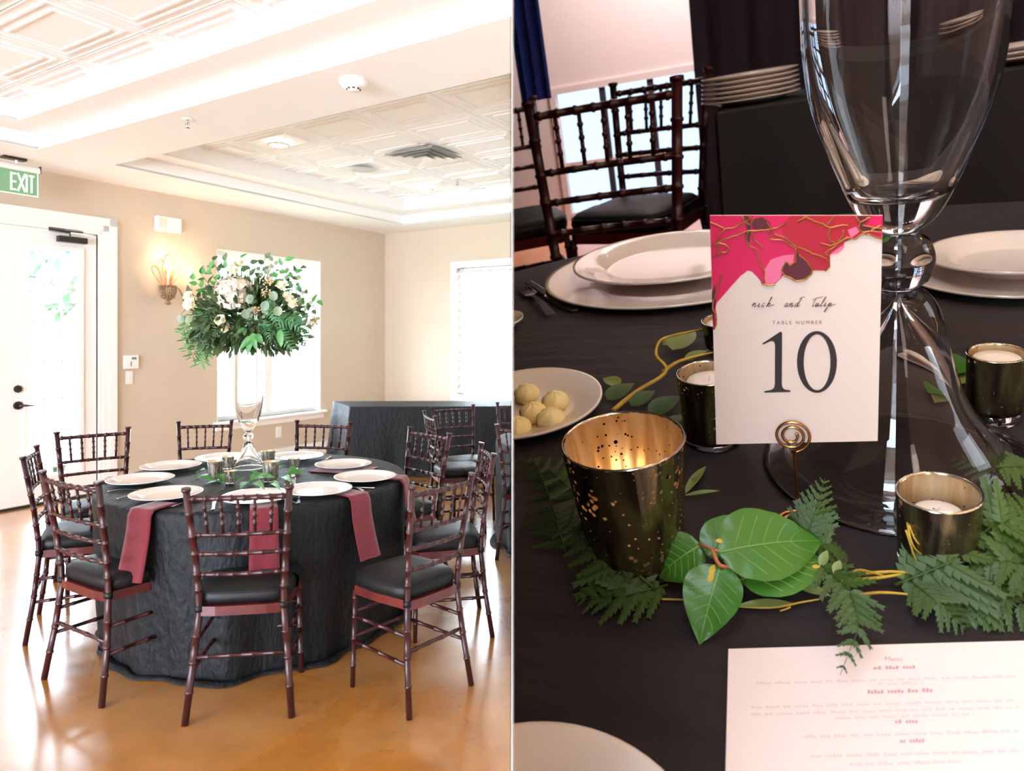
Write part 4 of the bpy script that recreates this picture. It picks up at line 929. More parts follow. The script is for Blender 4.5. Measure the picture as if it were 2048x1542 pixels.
Mt['olive'] = leaf_mat('olive_leaf', (106, 124, 60), (140, 150, 86), 5); Mt['butter'] = mat('butter', (250, 230, 170), .5, sss=.15)
Mt['rchina'] = mat('ivory_china', (236, 224, 216), .15, coat=.4)
def RM(p=(0, 0, 0), rz=0.0, sc=(1, 1, 1)): return mtx(p, rz, MR, sc)
# shell
X0, X1, Y0, Y1, ZF, ZT = -4.0, 2.9, -1.6, 5.0, -.75, 2.4
m = MB(); m.box(X0, X1, Y0, Y1, ZF-.03, ZF); tag(m.build('floor', 'rfloor', mtx=RM()), kind='structure', side='R')
m = MB(); m.box(X0, X1, Y0, Y1, ZT, ZT+.03); tag(m.build('ceiling', 'rceil', mtx=RM()), kind='structure', side='R')
m = MB(); m.box(X1, X1+.03, Y0, Y1, ZF, ZT); tag(m.build('wall_right', 'rwall', mtx=RM()), kind='structure', side='R')
m = MB(); m.box(X0, X1, Y0-.03, Y0, ZF, ZT); tag(m.build('wall_front', 'rwall', mtx=RM()), kind='structure', side='R')
a, b_ = LY(1112, 190, Y1), LY(1425, 470, Y1); wx0, wx1, wz0, wz1 = a.x, b_.x, max(b_.z, ZF+.05), a.z
m = MB(); m.box(X0, wx0, Y1, Y1+.03, ZF, ZT); m.box(wx1, X1, Y1, Y1+.03, ZF, ZT); m.box(wx0, wx1, Y1, Y1+.03, ZF, wz0); m.box(wx0, wx1, Y1, Y1+.03, wz1, ZT)
tag(m.build('wall_back', 'rwall', mtx=RM()), kind='structure', side='R')
w3 = bpy.data.objects.new('standin_window', None); COL.objects.link(w3); w3.matrix_world = RM(); tag(w3, kind='structure', side='R')  # made-up window standing in for daylight reflected off a glossy floor
m = MB(); g = .05; m.box(wx0-g, wx0, Y1-.02, Y1+.02, wz0-g, wz1+g); m.box(wx1, wx1+g, Y1-.02, Y1+.02, wz0-g, wz1+g); m.box(wx0, wx1, Y1-.02, Y1+.02, wz1, wz1+g); m.box(wx0, wx1, Y1-.02, Y1+.02, wz0-g, wz0); m.build('frame', 'rwall', w3)
for k in (1, 2): x = wx0+(wx1-wx0)*k/3; m = MB(); m.box(x-.022, x+.022, Y1-.01, Y1+.02, wz0, wz1); m.build('muntin', 'plum', w3)
z = wz0+(wz1-wz0)*.42; m = MB(); m.box(wx0, wx1, Y1-.01, Y1+.02, z-.015, z+.015); m.build('muntin', 'rwall', w3)
N = NT('bluish_standin_glass'); t_ = N.n('ShaderNodeBsdfTransparent'); t_.inputs[0].default_value = (.04, .046, .052, 1); N.l(t_.outputs[0], N.out.inputs[0]); Mt['bluepane'] = N.m
m = MB(); m.quad((wx0, Y1+.01, wz0), (wx1, Y1+.01, wz0), (wx1, Y1+.01, wz1), (wx0, Y1+.01, wz1)); m.build('glass', 'bluepane', w3)
# added wedge-thin screen, unseen edge-on, keeps the light of both sets apart
m = MB(); k = .0004
for y0, y1 in ((1.1, 46.0),): m.quad((-k*y0, y0, -20), (-k*y1, y1, -20), (-k*y1, y1, 30), (-k*y0, y0, 30))
m.cur = 1; m.quad((k*y0, y0, -20), (k*y1, y1, -20), (k*y1, y1, 30), (k*y0, y0, 30))
m.cur = 0
m.quad((-.002, -20, -20), (-.002, -.06, -20), (-.002, -.06, 30), (-.002, -20, 30)); m.cur = 1; m.quad((.002, -20, -20), (.002, -.06, -20), (.002, -.06, 30), (.002, -20, 30))
o = m.build('added_divider', ['part', 'partd']); tag(o, kind='structure', side=None)
# table
TC = V((.12, .02, 0)); TRR = .86
t = thing('round_table', 'round table under the dark linen in the close view', 'table', RM(TC), 'round tables', side='R')
m = MB(); m.lathe([(.001, -.03), (TRR-.01, -.03), (TRR-.006, -.018), (TRR-.01, -.004), (.001, -.004)], 64); m.build('tabletop', mat('plywood_c', (170, 130, 90), .6), t)
for k in range(4): a = k*pi/2+.6; MB().tube([(.3*cos(a), .3*sin(a), -.03), (.6*cos(a), .6*sin(a), ZF)], .015).build('leg', 'silver', t)
m = MB()
def f(r, z, a): return r if z > -.02 else r+.03*sin(13*a)*min(1, -z*3)
m.lathe([(.0005, 0), (.3, 0), (.6, 0), (TRR-.01, -.0002), (TRR, -.006), (TRR+.004, -.03)]+[(TRR+.006, -.03-.07*k) for k in range(1, 11)], 140, fn=f); m.f = [tuple(reversed(q)) for q in m.f]
o = m.build('tablecloth', 'rcloth', mtx=RM(TC)); tag(o, 'dark brown-black linen cloth under the table number card and votives', 'tablecloth', 'black crinkled tablecloths', side='R')
# background: draped buffet, plates, curtain, blue cloth, chairs
yb = 1.75; zt_ = LY(1700, 188, yb).z; xa, xb = LY(1440, 300, yb).x, X1-.1
t = thing('buffet_table', 'tall buffet table under a black cloth behind the glass vase', 'table', RM((xa, yb, 0)), side='R')
m = MB(); m.box(.02, xb-xa-.02, .02, .58, zt_-.04, zt_-.004); m.build('tabletop', mat('plywood_d', (170, 130, 90), .6), t)
for x in (.06, xb-xa-.06):
    for y in (.06, .54): MB().tube([(x, y, zt_-.04), (x, y, ZF)], .015).build('leg', 'silver', t)
m = MB(); W_ = xb-xa
m.grid(lambda u, v: (W_*u, .012*sin(u*70)*v*2-.01-.02*v, zt_-(zt_-ZF)*v), 160, 8); m.quad((0, -.01, zt_), (W_, -.01, zt_), (W_, .6, zt_), (0, .6, zt_)); m.grid(lambda u, v: (-.01-.01*sin(u*20)*v, .6*u, zt_-(zt_-ZF)*v), 30, 6)
o = m.build('tablecloth', mat('black_drape', (24, 20, 22), .8), mtx=RM((xa, yb, 0))); tag(o, 'near-black cloth hanging from the buffet behind the glass vase', 'tablecloth', 'black crinkled tablecloths', side='R')
def rplate(p, R, label, name='dinner_plate', group='white plates on the dark linen', h=.02, mt='rchina'):
    t = thing(name, label, 'plate', RM(p), group, side='R'); MB().lathe(plate_prof(R, h), 64).build('plate_body', mt, t); return t
for k in range(6):
    x0 = LY(1500, 188, yb+.25).x; rplate((x0, yb+.25, zt_+.002+k*.014), .15-.001*k, 'white plate %s the stack on the dark buffet' % ('at the bottom of', 'second from the bottom of', 'third from the bottom of', 'third from the top of', 'second from the top of', 'topmost of')[k], 'stacked_plate', 'stack of white plates on the buffet')
for k in range(3):
    x0 = LY(2030, 188, yb+.25).x; rplate((x0, yb+.25, zt_+.002+k*.014), .14, 'white plate %s the short stack at the right end of the buffet' % ('at the bottom of', 'in the middle of', 'on top of')[k], 'stacked_plate', 'short stack of plates on the buffet')
xc = LY(1385, 100, 3.9).x
m = MB(); m.grid(lambda u, v: (xc+(X1-xc)*u, 3.9+.035*sin(u*95)+.02*sin(u*37), ZT-(ZT-ZF-.02)*v), 220, 4); m.grid(lambda u, v: (xc+(X1-xc)*u, 3.93+.035*sin(u*95)+.02*sin(u*37), ZT-(ZT-ZF-.02)*v), 220, 4)
o = m.build('curtain', 'plum', mtx=RM()); tag(o, 'dark plum curtain hanging behind the buffet', 'curtain', side='R')
pa, pb = LY(1012, 0, 3.2), LY(1108, 195, 3.2)
m = MB(); m.grid(lambda u, v: (pa.x+(pb.x-pa.x)*u*(1-.06*v), 3.2+.03*sin(u*18)+.0*v, pb.z+(1.9-pb.z)*(1-v)), 40, 6); m.grid(lambda u, v: (pa.x+(pb.x-pa.x)*u*(1-.06*v), 3.215+.03*sin(u*18), pb.z+(1.9-pb.z)*(1-v)), 40, 6)
o = m.build('blue_cloth_hanging', 'blue', mtx=RM()); tag(o, 'royal blue cloth hanging at the top left of the blurred background', 'cloth', side='R')
def rchair(u, v, y, rz, label, k=1.08):
    p = LY(u, v, y); dup(chair0, MR @ Matrix.Translation((p.x, y, ZF)) @ Matrix.Rotation(rz, 4, 'Z') @ Matrix.Scale(k, 4), label, 'chairs behind the close-up table')
    o = [q for q in SIDE][-1]; SIDE[o] = 'R'
rchair(1180, 300, 1.3, pi+.1, 'dark chair behind the large votive, silhouetted against the bright stand-in window')
rchair(1262, 300, 2.3, pi-.3, 'dark chair farther back in front of the bright stand-in window')
rchair(1000, 300, 2.3, pi+.5, 'dark chair below the blue cloth, cut off at the left')
# string lights overhead (seen only as sparkles in the glass)
t = thing('string_lights', 'warm string lights hanging over the close-up table', 'string lights', RM((0, 0, 0)), side='R')
gm = mat('warm_bulb', (255, 220, 170), .5, emis=(255, 214, 160), es=110); R_ = random.Random(5)
for r in range(5):
    m = MB(); pts = [V((-.9+.2*k, -.6+.42*r+.05*sin(k), 1.15+.06*cos(k*1.6))) for k in range(12)]; m.tube(pts, .002, 4); c = m.build('cable', 'slit', t)
    m = MB()
    for p in pts: m.ell(p-V((0, 0, .016)), .015, .015, .018, 8, 6)
    m.build('bulbs', gm, c)['kind'] = 'stuff'
def area(name, p, tgt, sx, sy, e, col, spread=pi):
    l = bpy.data.lights.new(name, 'AREA'); l.shape = 'RECTANGLE'; l.size = sx*S; l.size_y = sy*S; l.energy = e; l.color = col; l.spread = spread
    o = bpy.data.objects.new(name, l); COL.objects.link(o); a, b = MR @ V(p), MR @ V(tgt)
    o.matrix_world = Matrix.Translation(a) @ (b-a).to_track_quat('-Z', 'Y').to_matrix().to_4x4()
area('key_fill', (.0, -1.0, 1.35), (.1, .15, .05), 1.4, 1.0, RKEY, (1, .82, .69))  # unseen key light added above the camera to brighten the card
area('side_fill', (2.75, .6, .9), (.2, .2, .1), 1.0, 1.2, RSIDE, (.8, .9, 1))  # unseen cool fill added by the right wall, which has no opening
area('back_wall_fill', (-.3, 4.1, 2.2), (-.5, 5.0, .4), 1.0, .5, RBACK, (1, .93, .9))  # unseen light added to brighten the blush back wall
# plates on the close table
p = L(1345, 548); rplate(p, rad(p, 262), 'large white plate behind the card on the left, under a smaller plate', h=.012)
rplate((p.x, p.y, .013), rad(p, 200), 'smaller white plate stacked on the large plate left of the card', h=.018)
p = L(2025, 552); rplate(p, rad(p, 240), 'large white plate at the right edge behind the vase, under a smaller plate', h=.012)
rplate((p.x, p.y, .013), rad(p, 190), 'smaller white plate stacked on the plate at the right edge', h=.018)
p = L(1050, 826); bp_ = rplate(p, rad(p, 158), 'white side plate holding butter pats at the left edge', h=.014)
def butter(u, v, s):
    q = L(u, v, .006); m = MB(); m.grid(lambda a, b: V((cos(2*pi*a)*sin(pi*b), sin(2*pi*a)*sin(pi*b), cos(pi*b)*.75))*s*(1+.06*sin(7*2*pi*a+9*b)), 28, 12)
    o = m.build('butter_pat', 'butter', mtx=RM(q+V((0, 0, s*.5)))); tag(o, None, 'butter', 'butter pats on the side plate', side='R'); return o
for (u, v, lab) in ((1055, 800, 'yellow butter pat at the back of the side plate'), (1112, 815, 'yellow butter pat nearest the plate rim on the right'), (1068, 838, 'yellow butter pat in the middle of the side plate'), (1103, 850, 'yellow butter pat at the front right of the side plate'), (1036, 868, 'yellow butter pat nearest the camera on the side plate')): butter(u, v, .0128)['label'] = lab
p = L(1000, 655); rplate(p, rad(p, 50), 'sliver of a white bread plate at the left edge below the large plate', h=.012)
p = L(1060, 1860); rplate(p, rad(p, 390), 'white plate at the bottom left corner of the close view', h=.02)
def rod(mb, pts, r, n=6): mb.tube([L(*q) for q in pts], r, n)
# knife and fork behind
a, b_ = L(1163, 634, .003), L(1045, 560, .003); d = b_-a
o = knife_mb().build('knife', 'chrome', mtx=RM(a.lerp(b_, .5), atan2(d.y, d.x)+pi/2, (.9, .9, .9))); tag(o, 'steel knife lying beside the large back left plate', 'knife', side='R')
a, b_ = L(1070, 600, .003), L(1024, 555, .003); d = b_-a
o = fork_mb().build('fork', 'chrome', mtx=RM(a, atan2(d.y, d.x)-pi/2, (.9, .9, .9))); tag(o, 'steel fork left of the knife at the left edge', 'fork', side='R')
# votives -----------------------------------------------------------------------
def rvot(ub, vb_, vt, w0, w1_, label, cand=None, base_h=.004, ribs=0.0, lit=0, wall=.0016):
    b = L(ub, vb_); H = hsolve(b, vt); tp_ = V((b.x, b.y, H)); R0 = rad(b, w0); R1 = rad(tp_, w1_)
    c = (R1*cand[0], H*cand[1]) if cand else None
    t = votive(None, R0, R1, H, 'mo_d', 'mi_g', 'votive_holder', label, 'mercury glass votives in the close view', 'R', RM(b), base_h, wall, c, ribs, 72)
    if lit:
        ld = bpy.data.lights.new('candle_light', 'POINT'); ld.energy = lit; ld.color = (1, .72, .42); ld.shadow_soft_size = .05
        lo = bpy.data.objects.new('candle_light', ld); COL.objects.link(lo); lo.parent = t; lo.location = (0, 0, H*.45)
    return t, b, H, R1
rvot(1276, 1122, 878, 92, 125, 'large ribbed mercury glass votive with golden lining, nearest on the left', (.7, .3), .005, .014, 1.6)
rvot(1872, 1128, 984, 80, 89, 'small mercury glass votive with a white tealight, in front of the vase', (.62, .72), .008, .004, .8)
rvot(1986, 836, 706, 58, 64, 'mercury glass votive with a tealight at the right edge behind the vase', (.8, .93), .009, .004, .8)
rvot(1428, 880, 745, 58, 66, 'mercury glass votive with a tealight half hidden behind the card', (.7, .9), .006, .004, .8)
rvot(1452, 700, 640, 40, 46, 'small votive almost hidden behind the card above the willow twig', (.8, .9), .006, .004, .5)
# vase ----------------------------------------------------------------------------
b = L(1790, 928); prof = [(rad(b, 281), .001), (rad(b, 279), .0035)]
for (ue, v) in ((1990, 905), (1963, 872), (1928, 829), (1901, 778), (1880, 712), (1866, 650), (1853, 614), (1832, 588), (1812, 577), (1836, 560), (1847, 530), (1845, 506), (1834, 482), (1812, 466), (1826, 455), (1849, 436), (1876, 394), (1906, 328), (1939, 249), (1962, 178), (1977, 83), (1982, 17)):
    h = hsolve(b, v); q = V((b.x, b.y, h)); prof.append((rad(q, (ue-1774)*1.03), h))
zt1 = prof[-1][1]; rt = prof[-1][0]; prof += [(rt*1.01, zt1+.1), (rt*1.04, zt1+.25), (rt*1.12, zt1+.32)]
vz = vase_mesh(smooth_prof(prof, 3), hsolve(b, 606), hsolve(b, 392), .0042, 0, 96).build('glass_vase', 'glass', mtx=RM(b+V((0, 0, .0006)))); tag(vz, 'large clear glass vase on a flared hollow foot behind the number card', 'vase', side='R')
# card --------------------------------------------------------------------------------
wb = L(1597, 1052); yc = wb.y+.002
P = lambda u, v, e=0.0: LY(u, v, yc)+V((0, -.0012-e, 0))
K = lambda x, y, e=0.0: P(1400+x/3.085, 400+y/3.085, e)
t = thing('table_number_card', 'cream card with pink and gold ink art reading TABLE NUMBER 10', 'card', RM(), side='R')
c4 = [P(1420, 430), P(1765, 430), P(1755, 880), P(1433, 887)]; m = MB(); m.prism(c4, (0, .0012, 0)); m.build('card_stock', 'card', t)
def cm(pts, nm, mt, e): m = MB(); m.poly([K(x, y, e) for x, y in pts]); return m.build(nm, mt, t)
pk = [(62, 92), (1126, 92), (1120, 240), (1085, 232), (1040, 212), (1000, 205), (975, 225), (930, 240), (890, 258), (885, 290), (850, 322), (800, 332), (795, 345), (802, 375), (798, 408), (770, 432), (735, 424), (700, 430), (670, 470), (640, 486), (590, 492), (540, 472), (512, 458), (500, 480), (462, 514), (410, 518), (380, 504), (352, 468), (322, 438), (295, 430), (250, 465), (200, 520), (140, 590), (105, 630), (98, 662), (106, 710), (104, 762), (84, 795)]
art = cm(pk, 'ink_artwork', 'pink', .0003)
def am(pts, nm, mt, e): m = MB(); m.poly([K(x, y, e) for x, y in pts]); return m.build(nm, mt, art)
am([(500, 150), (560, 95), (800, 92), (1060, 92), (1000, 190), (940, 235), (885, 258), (880, 290), (800, 335), (802, 405), (770, 430), (700, 428), (640, 350), (590, 300), (520, 230)], 'crimson_wash', 'crim', .0006)
am([(505, 435), (520, 385), (545, 380), (560, 398), (585, 380), (590, 330), (605, 318), (640, 352), (685, 398), (692, 450), (652, 484), (590, 494), (545, 470)], 'maroon_blot', 'maroon', .0009)
am([(320, 120), (380, 100), (430, 130), (440, 165), (380, 185), (325, 170)], 'maroon_blot', 'maroon', .0009); am([(265, 92), (310, 92), (318, 190), (300, 280), (280, 230), (290, 170)], 'maroon_blot', 'maroon', .0009)
am([(395, 430), (440, 360), (520, 335), (580, 330), (575, 385), (520, 400), (505, 445), (495, 480), (455, 512), (405, 512)], 'pale_pink_wash', 'rose_', .0007)
am([(800, 330), (840, 300), (890, 265), (886, 290), (850, 322)], 'pale_pink_wash', 'rose_', .0008); am([(910, 180), (960, 160), (985, 190), (930, 230)], 'pale_pink_wash', 'rose_', .0008)
am([(965, 95), (1060, 95), (1000, 150), (1120, 180), (1000, 200), (975, 150)], 'maroon_blot', 'maroon', .0008); am([(75, 560), (95, 520), (100, 600), (84, 790), (78, 700)], 'maroon_blot', 'maroon', .0008)
R_ = random.Random(2)
def veins(L_, wd=3.0):
    m = MB()
    for pl_ in L_:
        pts = []
        for i in range(len(pl_)-1):
            n = max(2, int(math.hypot(pl_[i+1][0]-pl_[i][0], pl_[i+1][1]-pl_[i][1])/8))
            for k in range(n): f = k/n; pts.append((pl_[i][0]*(1-f)+pl_[i+1][0]*f+R_.uniform(-2.5, 2.5), pl_[i][1]*(1-f)+pl_[i+1][1]*f+R_.uniform(-2.5, 2.5)))
        pts.append(pl_[-1])
        m.tube([K(x, y, .0012) for x, y in pts], .00015*wd, 5)
    return m.build('gold_vein', 'goldink', art)
veins([[(62, 130), (110, 150), (155, 172), (210, 165), (260, 135), (305, 115), (310, 95)], [(155, 172), (120, 215), (105, 260), (125, 320), (80, 350)], [(70, 280), (140, 240), (220, 215), (300, 185), (400, 180), (480, 165), (525, 140)], [(105, 260), (150, 265), (185, 290), (165, 315), (125, 320)]])
veins([[(300, 185), (285, 235), (300, 275), (345, 292), (365, 350), (375, 390), (400, 430), (395, 480), (380, 505), (420, 518), (462, 514)], [(320, 190), (335, 240), (395, 288)], [(265, 95), (275, 125), (310, 150)], [(310, 150), (340, 100)]])
veins([[(415, 130), (440, 170), (460, 205), (520, 225), (590, 280), (640, 295), (700, 325), (760, 345), (795, 370), (800, 405), (770, 430)], [(420, 185), (430, 235), (510, 240), (590, 290)], [(590, 290), (590, 375), (555, 398), (530, 372), (505, 430), (520, 458), (560, 470), (590, 492), (640, 486), (680, 455), (692, 420), (660, 370), (610, 330)]])
veins([[(600, 130), (650, 100), (700, 125), (750, 140), (800, 165), (870, 150), (910, 148)], [(800, 165), (790, 200), (800, 240), (840, 265), (860, 240), (885, 205), (880, 180)], [(640, 95), (690, 115)], [(745, 262), (800, 275), (840, 265), (905, 225), (960, 235), (990, 205), (1040, 205), (1118, 235)], [(960, 95), (985, 130), (1050, 100)], [(985, 130), (975, 170), (1000, 195), (1060, 185), (1120, 195)], [(1050, 180), (1115, 150)], [(800, 340), (770, 320), (840, 275)], [(780, 150), (825, 95)], [(1000, 150), (1080, 165), (1120, 170)]])
veins([[(135, 450), (118, 500), (110, 550), (85, 620), (80, 660), (100, 700), (105, 750), (90, 790)]])
# numerals
m = MB(); e = .0006
m.poly([K(x, y, e) for x, y in [(497, 805), (507, 812), (505, 1130), (510, 1150), (524, 1162), (558, 1167), (557, 1176), (398, 1181), (397, 1172), (440, 1164), (457, 1152), (462, 1130), (463, 885), (456, 866), (440, 862), (388, 886), (385, 878), (432, 848), (470, 822)]])
n = 48; o_, i_ = [], []
for k in range(n):
    a = 2*pi*k/n; o_.append(K(721+123*cos(a), 992+190*sin(a), e)); i_.append(K(722+82*cos(a), 994+172*sin(a), e))
for k in range(n): m.quad(o_[k], o_[(k+1) % n], i_[(k+1) % n], i_[k])
m.build('number_ten', 'ink', t)
vs, fs = text_mesh('T A B L E   N U M B E R', 1.0); xs = [q.x for q in vs]; w_ = max(xs)-min(xs); cx = (max(xs)+min(xs))/2; hh_ = max(q.y for q in vs)
m = MB(); m.v = [K(600+(q.x-cx)*304/w_, 760-q.y/hh_*21-(q.x-cx)/w_*3, e) for q in vs]
for f_ in fs: m.face(f_)
m.build('printed_words', 'ink2', t)
# script names
G = {'n': [[(-.15, .35), (.12, .95), (.06, .0)], [(.08, .25), (.42, .9), (.56, .8), (.52, .12), (.72, .02), (1.05, .4)]], 'i': [[(0, .2), (.25, .95), (.2, .1), (.4, 0), (.65, .3)], [(.42, 1.45), (.46, 1.5)]],
     'c': [[(.7, .75), (.5, .95), (.15, .6), (.1, .15), (.35, -.02), (.8, .3)]], 'k': [[(0, .2), (.35, 1.6), (.5, 2.3), (.3, 2.2), (.1, .0)], [(.15, .5), (.5, .95), (.62, .7), (.25, .5), (.55, .05), (1.0, .3), (1.7, .5)]],
     'a': [[(.7, .8), (.4, .95), (.05, .4), (.2, 0), (.55, .4), (.75, .9), (.65, .2), (.8, 0), (1.05, .25)]], 'd': [[(.7, .8), (.4, .95), (.05, .4), (.2, 0), (.55, .4), (1.0, 2.3), (.75, .5), (.8, 0), (1.3, .4)], [(.4, 1.9), (1.2, 2.4), (1.7, 2.2)]],
     't': [[(.3, 2.2), (.2, .8), (.2, 0), (.55, .25)], [(-.4, 1.7), (.4, 2.1), (1.8, 2.5)]], 'u': [[(0, .2), (.25, .9), (.15, .1), (.4, .0), (.7, .9), (.65, .1), (.9, .1), (1.1, .4)]],
     'l': [[(0, .2), (.5, 1.6), (.6, 2.4), (.35, 2.2), (.15, .3), (.35, 0), (.7, .3)]], 'p': [[(0, .2), (.3, .9), (.1, -.8), (-.05, -1.4), (-.2, -1.1), (.3, .3), (.6, .9), (.85, .6), (.5, .05), (.9, .2), (1.9, .6)]]}
def script(word, x, y, s, adv=1.02):
    m = MB()
    for ch in word:
        for st in G[ch]:
            pts = smooth_prof(st, 5) if len(st) > 2 else st
            m.tube([K(x+(px+py*.42)*s, y-py*s, .0008) for px, py in pts], .0002, 4)
        x += adv*s*(.72 if ch in 'il' else .62 if ch == 't' else 1.0)
    m.build('script_names', 'ink2', t)
script('nick', 322, 652, 25, 1.28); script('and', 516, 652, 25, 1.3); script('tulip', 688, 650, 24, 1.3)
# holder: spiral clip, stem, coil base
cc = P(1583, 866, .001); th = thing('card_holder', 'copper wire card holder with a spiral clip and coiled base', 'card holder', RM(), side='R')
rs = .0112; m = MB(); pts = []
for k in range(60): a = pi*1.5+k/59*2*pi*2.35; r = rs*(1-.72*k/59); pts.append(cc+V((r*cos(a), -.0016, r*sin(a))))
m.tube(pts, .00095, 8); m.build('spiral_clip', 'copper', th)
m = MB(); m.tube([pts[0], P(1588, 900, .001), P(1593, 970, .001), wb+V((0, 0, .002))], .0009, 8); m.build('wire_stem', 'copper', th)
m = MB(); m.tube([wb+V((.015*(1-.6*k/50)*cos(k*.3), .015*(1-.6*k/50)*sin(k*.3), .002)) for k in range(51)], .0011, 7); m.build('coil_base', 'copper', th)
# menu ------------------------------------------------------------------------------
c4 = [L(1457, 1300, .0015), L(2075, 1283, .0015), L(2110, 1640, .0015), L(1449, 1640, .0015)]
t = thing('menu_card', 'blush paper menu with faint printed lines at the bottom right', 'menu', RM(), side='R'); m = MB(); m.prism(c4[::-1], (0, 0, .0008)); m.build('paper_sheet', 'menu', t)
R_ = random.Random(8); mf, mh = MB(), MB()
for (u0, u1, v, hd, hh_) in ((1747, 1833, 1339, 1, 5), (1513, 2040, 1362, 0, 3.5), (1755, 1848, 1370, 0, 3.5), (1735, 1870, 1387, 1, 6), (1503, 2040, 1410, 0, 4), (1503, 2040, 1424, 0, 4), (1670, 1950, 1436, 0, 4), (1790, 1840, 1448, 1, 6), (1608, 2040, 1472, 0, 4.5), (1800, 1850, 1487, 1, 6), (1622, 2040, 1512, 0, 5), (1700, 1930, 1530, 0, 5)):
    x = u0
    while x < u1:
        w = R_.uniform(12, 34); mm = mh if hd else mf; y = v-(x-1750)*.028; a = min(x+w, u1)
        n = max(1, int((a-x)/6))
        for q in range(n):
            x_ = x+(a-x)*q/n; w_ = (a-x)/n*.78; h_ = hh_*(1.35 if R_.random() < .25 else 1)
            mm.quad(L(x_, y, .0026), L(x_+w_, y, .0026), L(x_+w_, y-h_, .0026), L(x_, y-h_, .0026))
        x = a+7
mf.build('printed_lines', 'mfaint', t)['kind'] = 'stuff'; mh.build('printed_headings', 'mhead', t)['kind'] = 'stuff'
vs, fs = text_mesh('Menu', 1.0); xs = [q.x for q in vs]; w_ = max(xs)-min(xs); m = MB(); m.v = [L(1787+(q.x-(max(xs)+min(xs))/2)*34/w_, 1322-q.y*13, .0026) for q in vs]
for f_ in fs: m.face(f_)
m.build('menu_title', 'mhead', t)
# leaves -----------------------------------------------------------------------------
def bigleaf(a, b, hw, lab, nrm=(0, -.25, 1), arc=.12, fold=.12, spots=(), mt='lf', prof='ovate', name='salal_leaf', veins_=True):
    A_, B_ = L(*a), L(*b); t = thing(name, lab, 'leaf', RM(), 'broad green leaves in front of the card', side='R')
    nrm = V(nrm).normalized(); d = B_-A_; Ln = d.length; t_ = d.normalized(); sd = t_.cross(nrm).normalized(); up = sd.cross(t_); W_ = hw*Ln
    pr = PROF[prof]
    def PT(u, s, e=0.0): wd = W_*max(.01, pr(u)); return A_+d*u+sd*wd*s+up*(fold*wd*abs(s)**1.3+arc*Ln*(sin(pi*u)*.55-u*u*.35)+.02*W_*sin(u*17+s*4)*abs(s)-.035*W_*abs(sin(u*22+abs(s)*2.2))*abs(s)+e)
    m = MB(); m.grid(lambda u, v: PT(u, v*2-1), 26, 12); m.build('leaf_blade', mt, t)
    if veins_:
        m = MB(); m.tube([PT(k/20, 0, .0003) for k in range(20)], [.0006*(1-k/24) for k in range(20)], 5)
        for k in range(1, 6):
            for s in (-1, 1): m.tube([PT(k*.13+q*.045, s*q*.2, .0001) for q in range(5)], .00022, 4)
        m.build('leaf_veins', 'vein', t)
    if spots:
        m = MB()
        for (u, s, r) in spots: c = PT(u, s, .0004); m.poly([c+t_*(r*cos(k*.9)*(1+.3*sin(k*2.)))+sd*(r*.6*sin(k*.9)) for k in range(7)])
        m.build('yellow_spot', 'spot', t)
    return t
bigleaf((1480, 1160, .016), (1660, 1118, .012), .3, 'light green leaf pointing right, lowest of the pair', (0, -.5, 1), spots=((.8, .4, .0022),))
bigleaf((1415, 1112, .022), (1510, 1030, .03), .34, 'dark green leaf at the back of the leafy sprig', (0, -.7, 1))
bigleaf((1436, 1105, .03), (1650, 1078, .02), .33, 'largest glossy green leaf with a pale midrib, pointing right', (-.1, -.7, 1), spots=((.05, -.55, .0025),))
bigleaf((1402, 1090, .028), (1312, 1155, .008), .43, 'cupped green leaf at the left, beside the large votive', (.1, -.75, 1), .2)
bigleaf((1441, 1130, .026), (1398, 1288, .002), .36, 'pointed green leaf with yellow spots hanging toward the camera', (0, -.75, 1), .1, spots=((.1, .3, .003), (.2, .2, .003)))
t = thing('leaf_sprig_stem', 'red-brown stem joining the broad green leaves', 'stem', RM(), side='R'); m = MB(); rod(m, [(1399, 1088, .029), (1425, 1100, .03), (1433, 1122, .03), (1441, 1132, .027), (1460, 1135, .024), (1484, 1147, .018)], .0011, 7); m.tube([L(1425, 1100, .03), L(1440, 1102, .03)], .0008, 6); m.build('stem_wood', 'redst', t)
def rfern(pts, ln, lab, seed, pairs=9, lobes=8, ang=1.05, nrm=(0, -.35, 1), mt='lfern', droop=.12, wid=.17):
    pts = [L(*q) for q in pts]; P3 = []
    for i in range(len(pts)-1): P3 += [pts[i].lerp(pts[i+1], .0), pts[i].lerp(pts[i+1], .5)]
    P3.append(pts[-1]); m = MB(); fern(m, P3, ln, nrm, pairs, lobes, ang, droop, wid, .1, seed); o = m.build('fern_frond', mt, mtx=RM()); tag(o, lab, 'fern', 'fern fronds on the dark linen', side='R')
rfern([(1310, 1178, .006), (1225, 1105, .022), (1100, 1028, .03)], .046, 'dark fern frond fanning out below the large votive', 1, 10, 9, 1.15, (0, -.5, 1))
rfern([(1335, 1170, .004), (1250, 1190, .01), (1150, 1200, .006)], .034, 'fern frond pointing to the lower left under the broad leaves', 2, 7, 8, .7)
rfern([(1130, 1105, .004), (1105, 1010, .014), (1065, 905, .012)], .034, 'fern frond standing at the left edge beside the large votive', 3, 8, 8, 1.3)
rfern([(1265, 1175, .008), (1215, 1080, .03), (1195, 985, .045)], .026, 'fern tip leaning on the front of the large votive', 4, 9, 7, .9, (0, -1, .3))
rfern([(1165, 1000, .004), (1100, 940, .01), (1030, 915, .006)], .03, 'fern frond behind the large votive at the left edge', 41, 8, 7, 1.0)
rfern([(1790, 1170, .004), (1900, 1125, .02), (2060, 985, .03)], .045, 'fern frond rising to the right past the small votive', 5, 10, 9, 1.0, (0, -.5, 1))
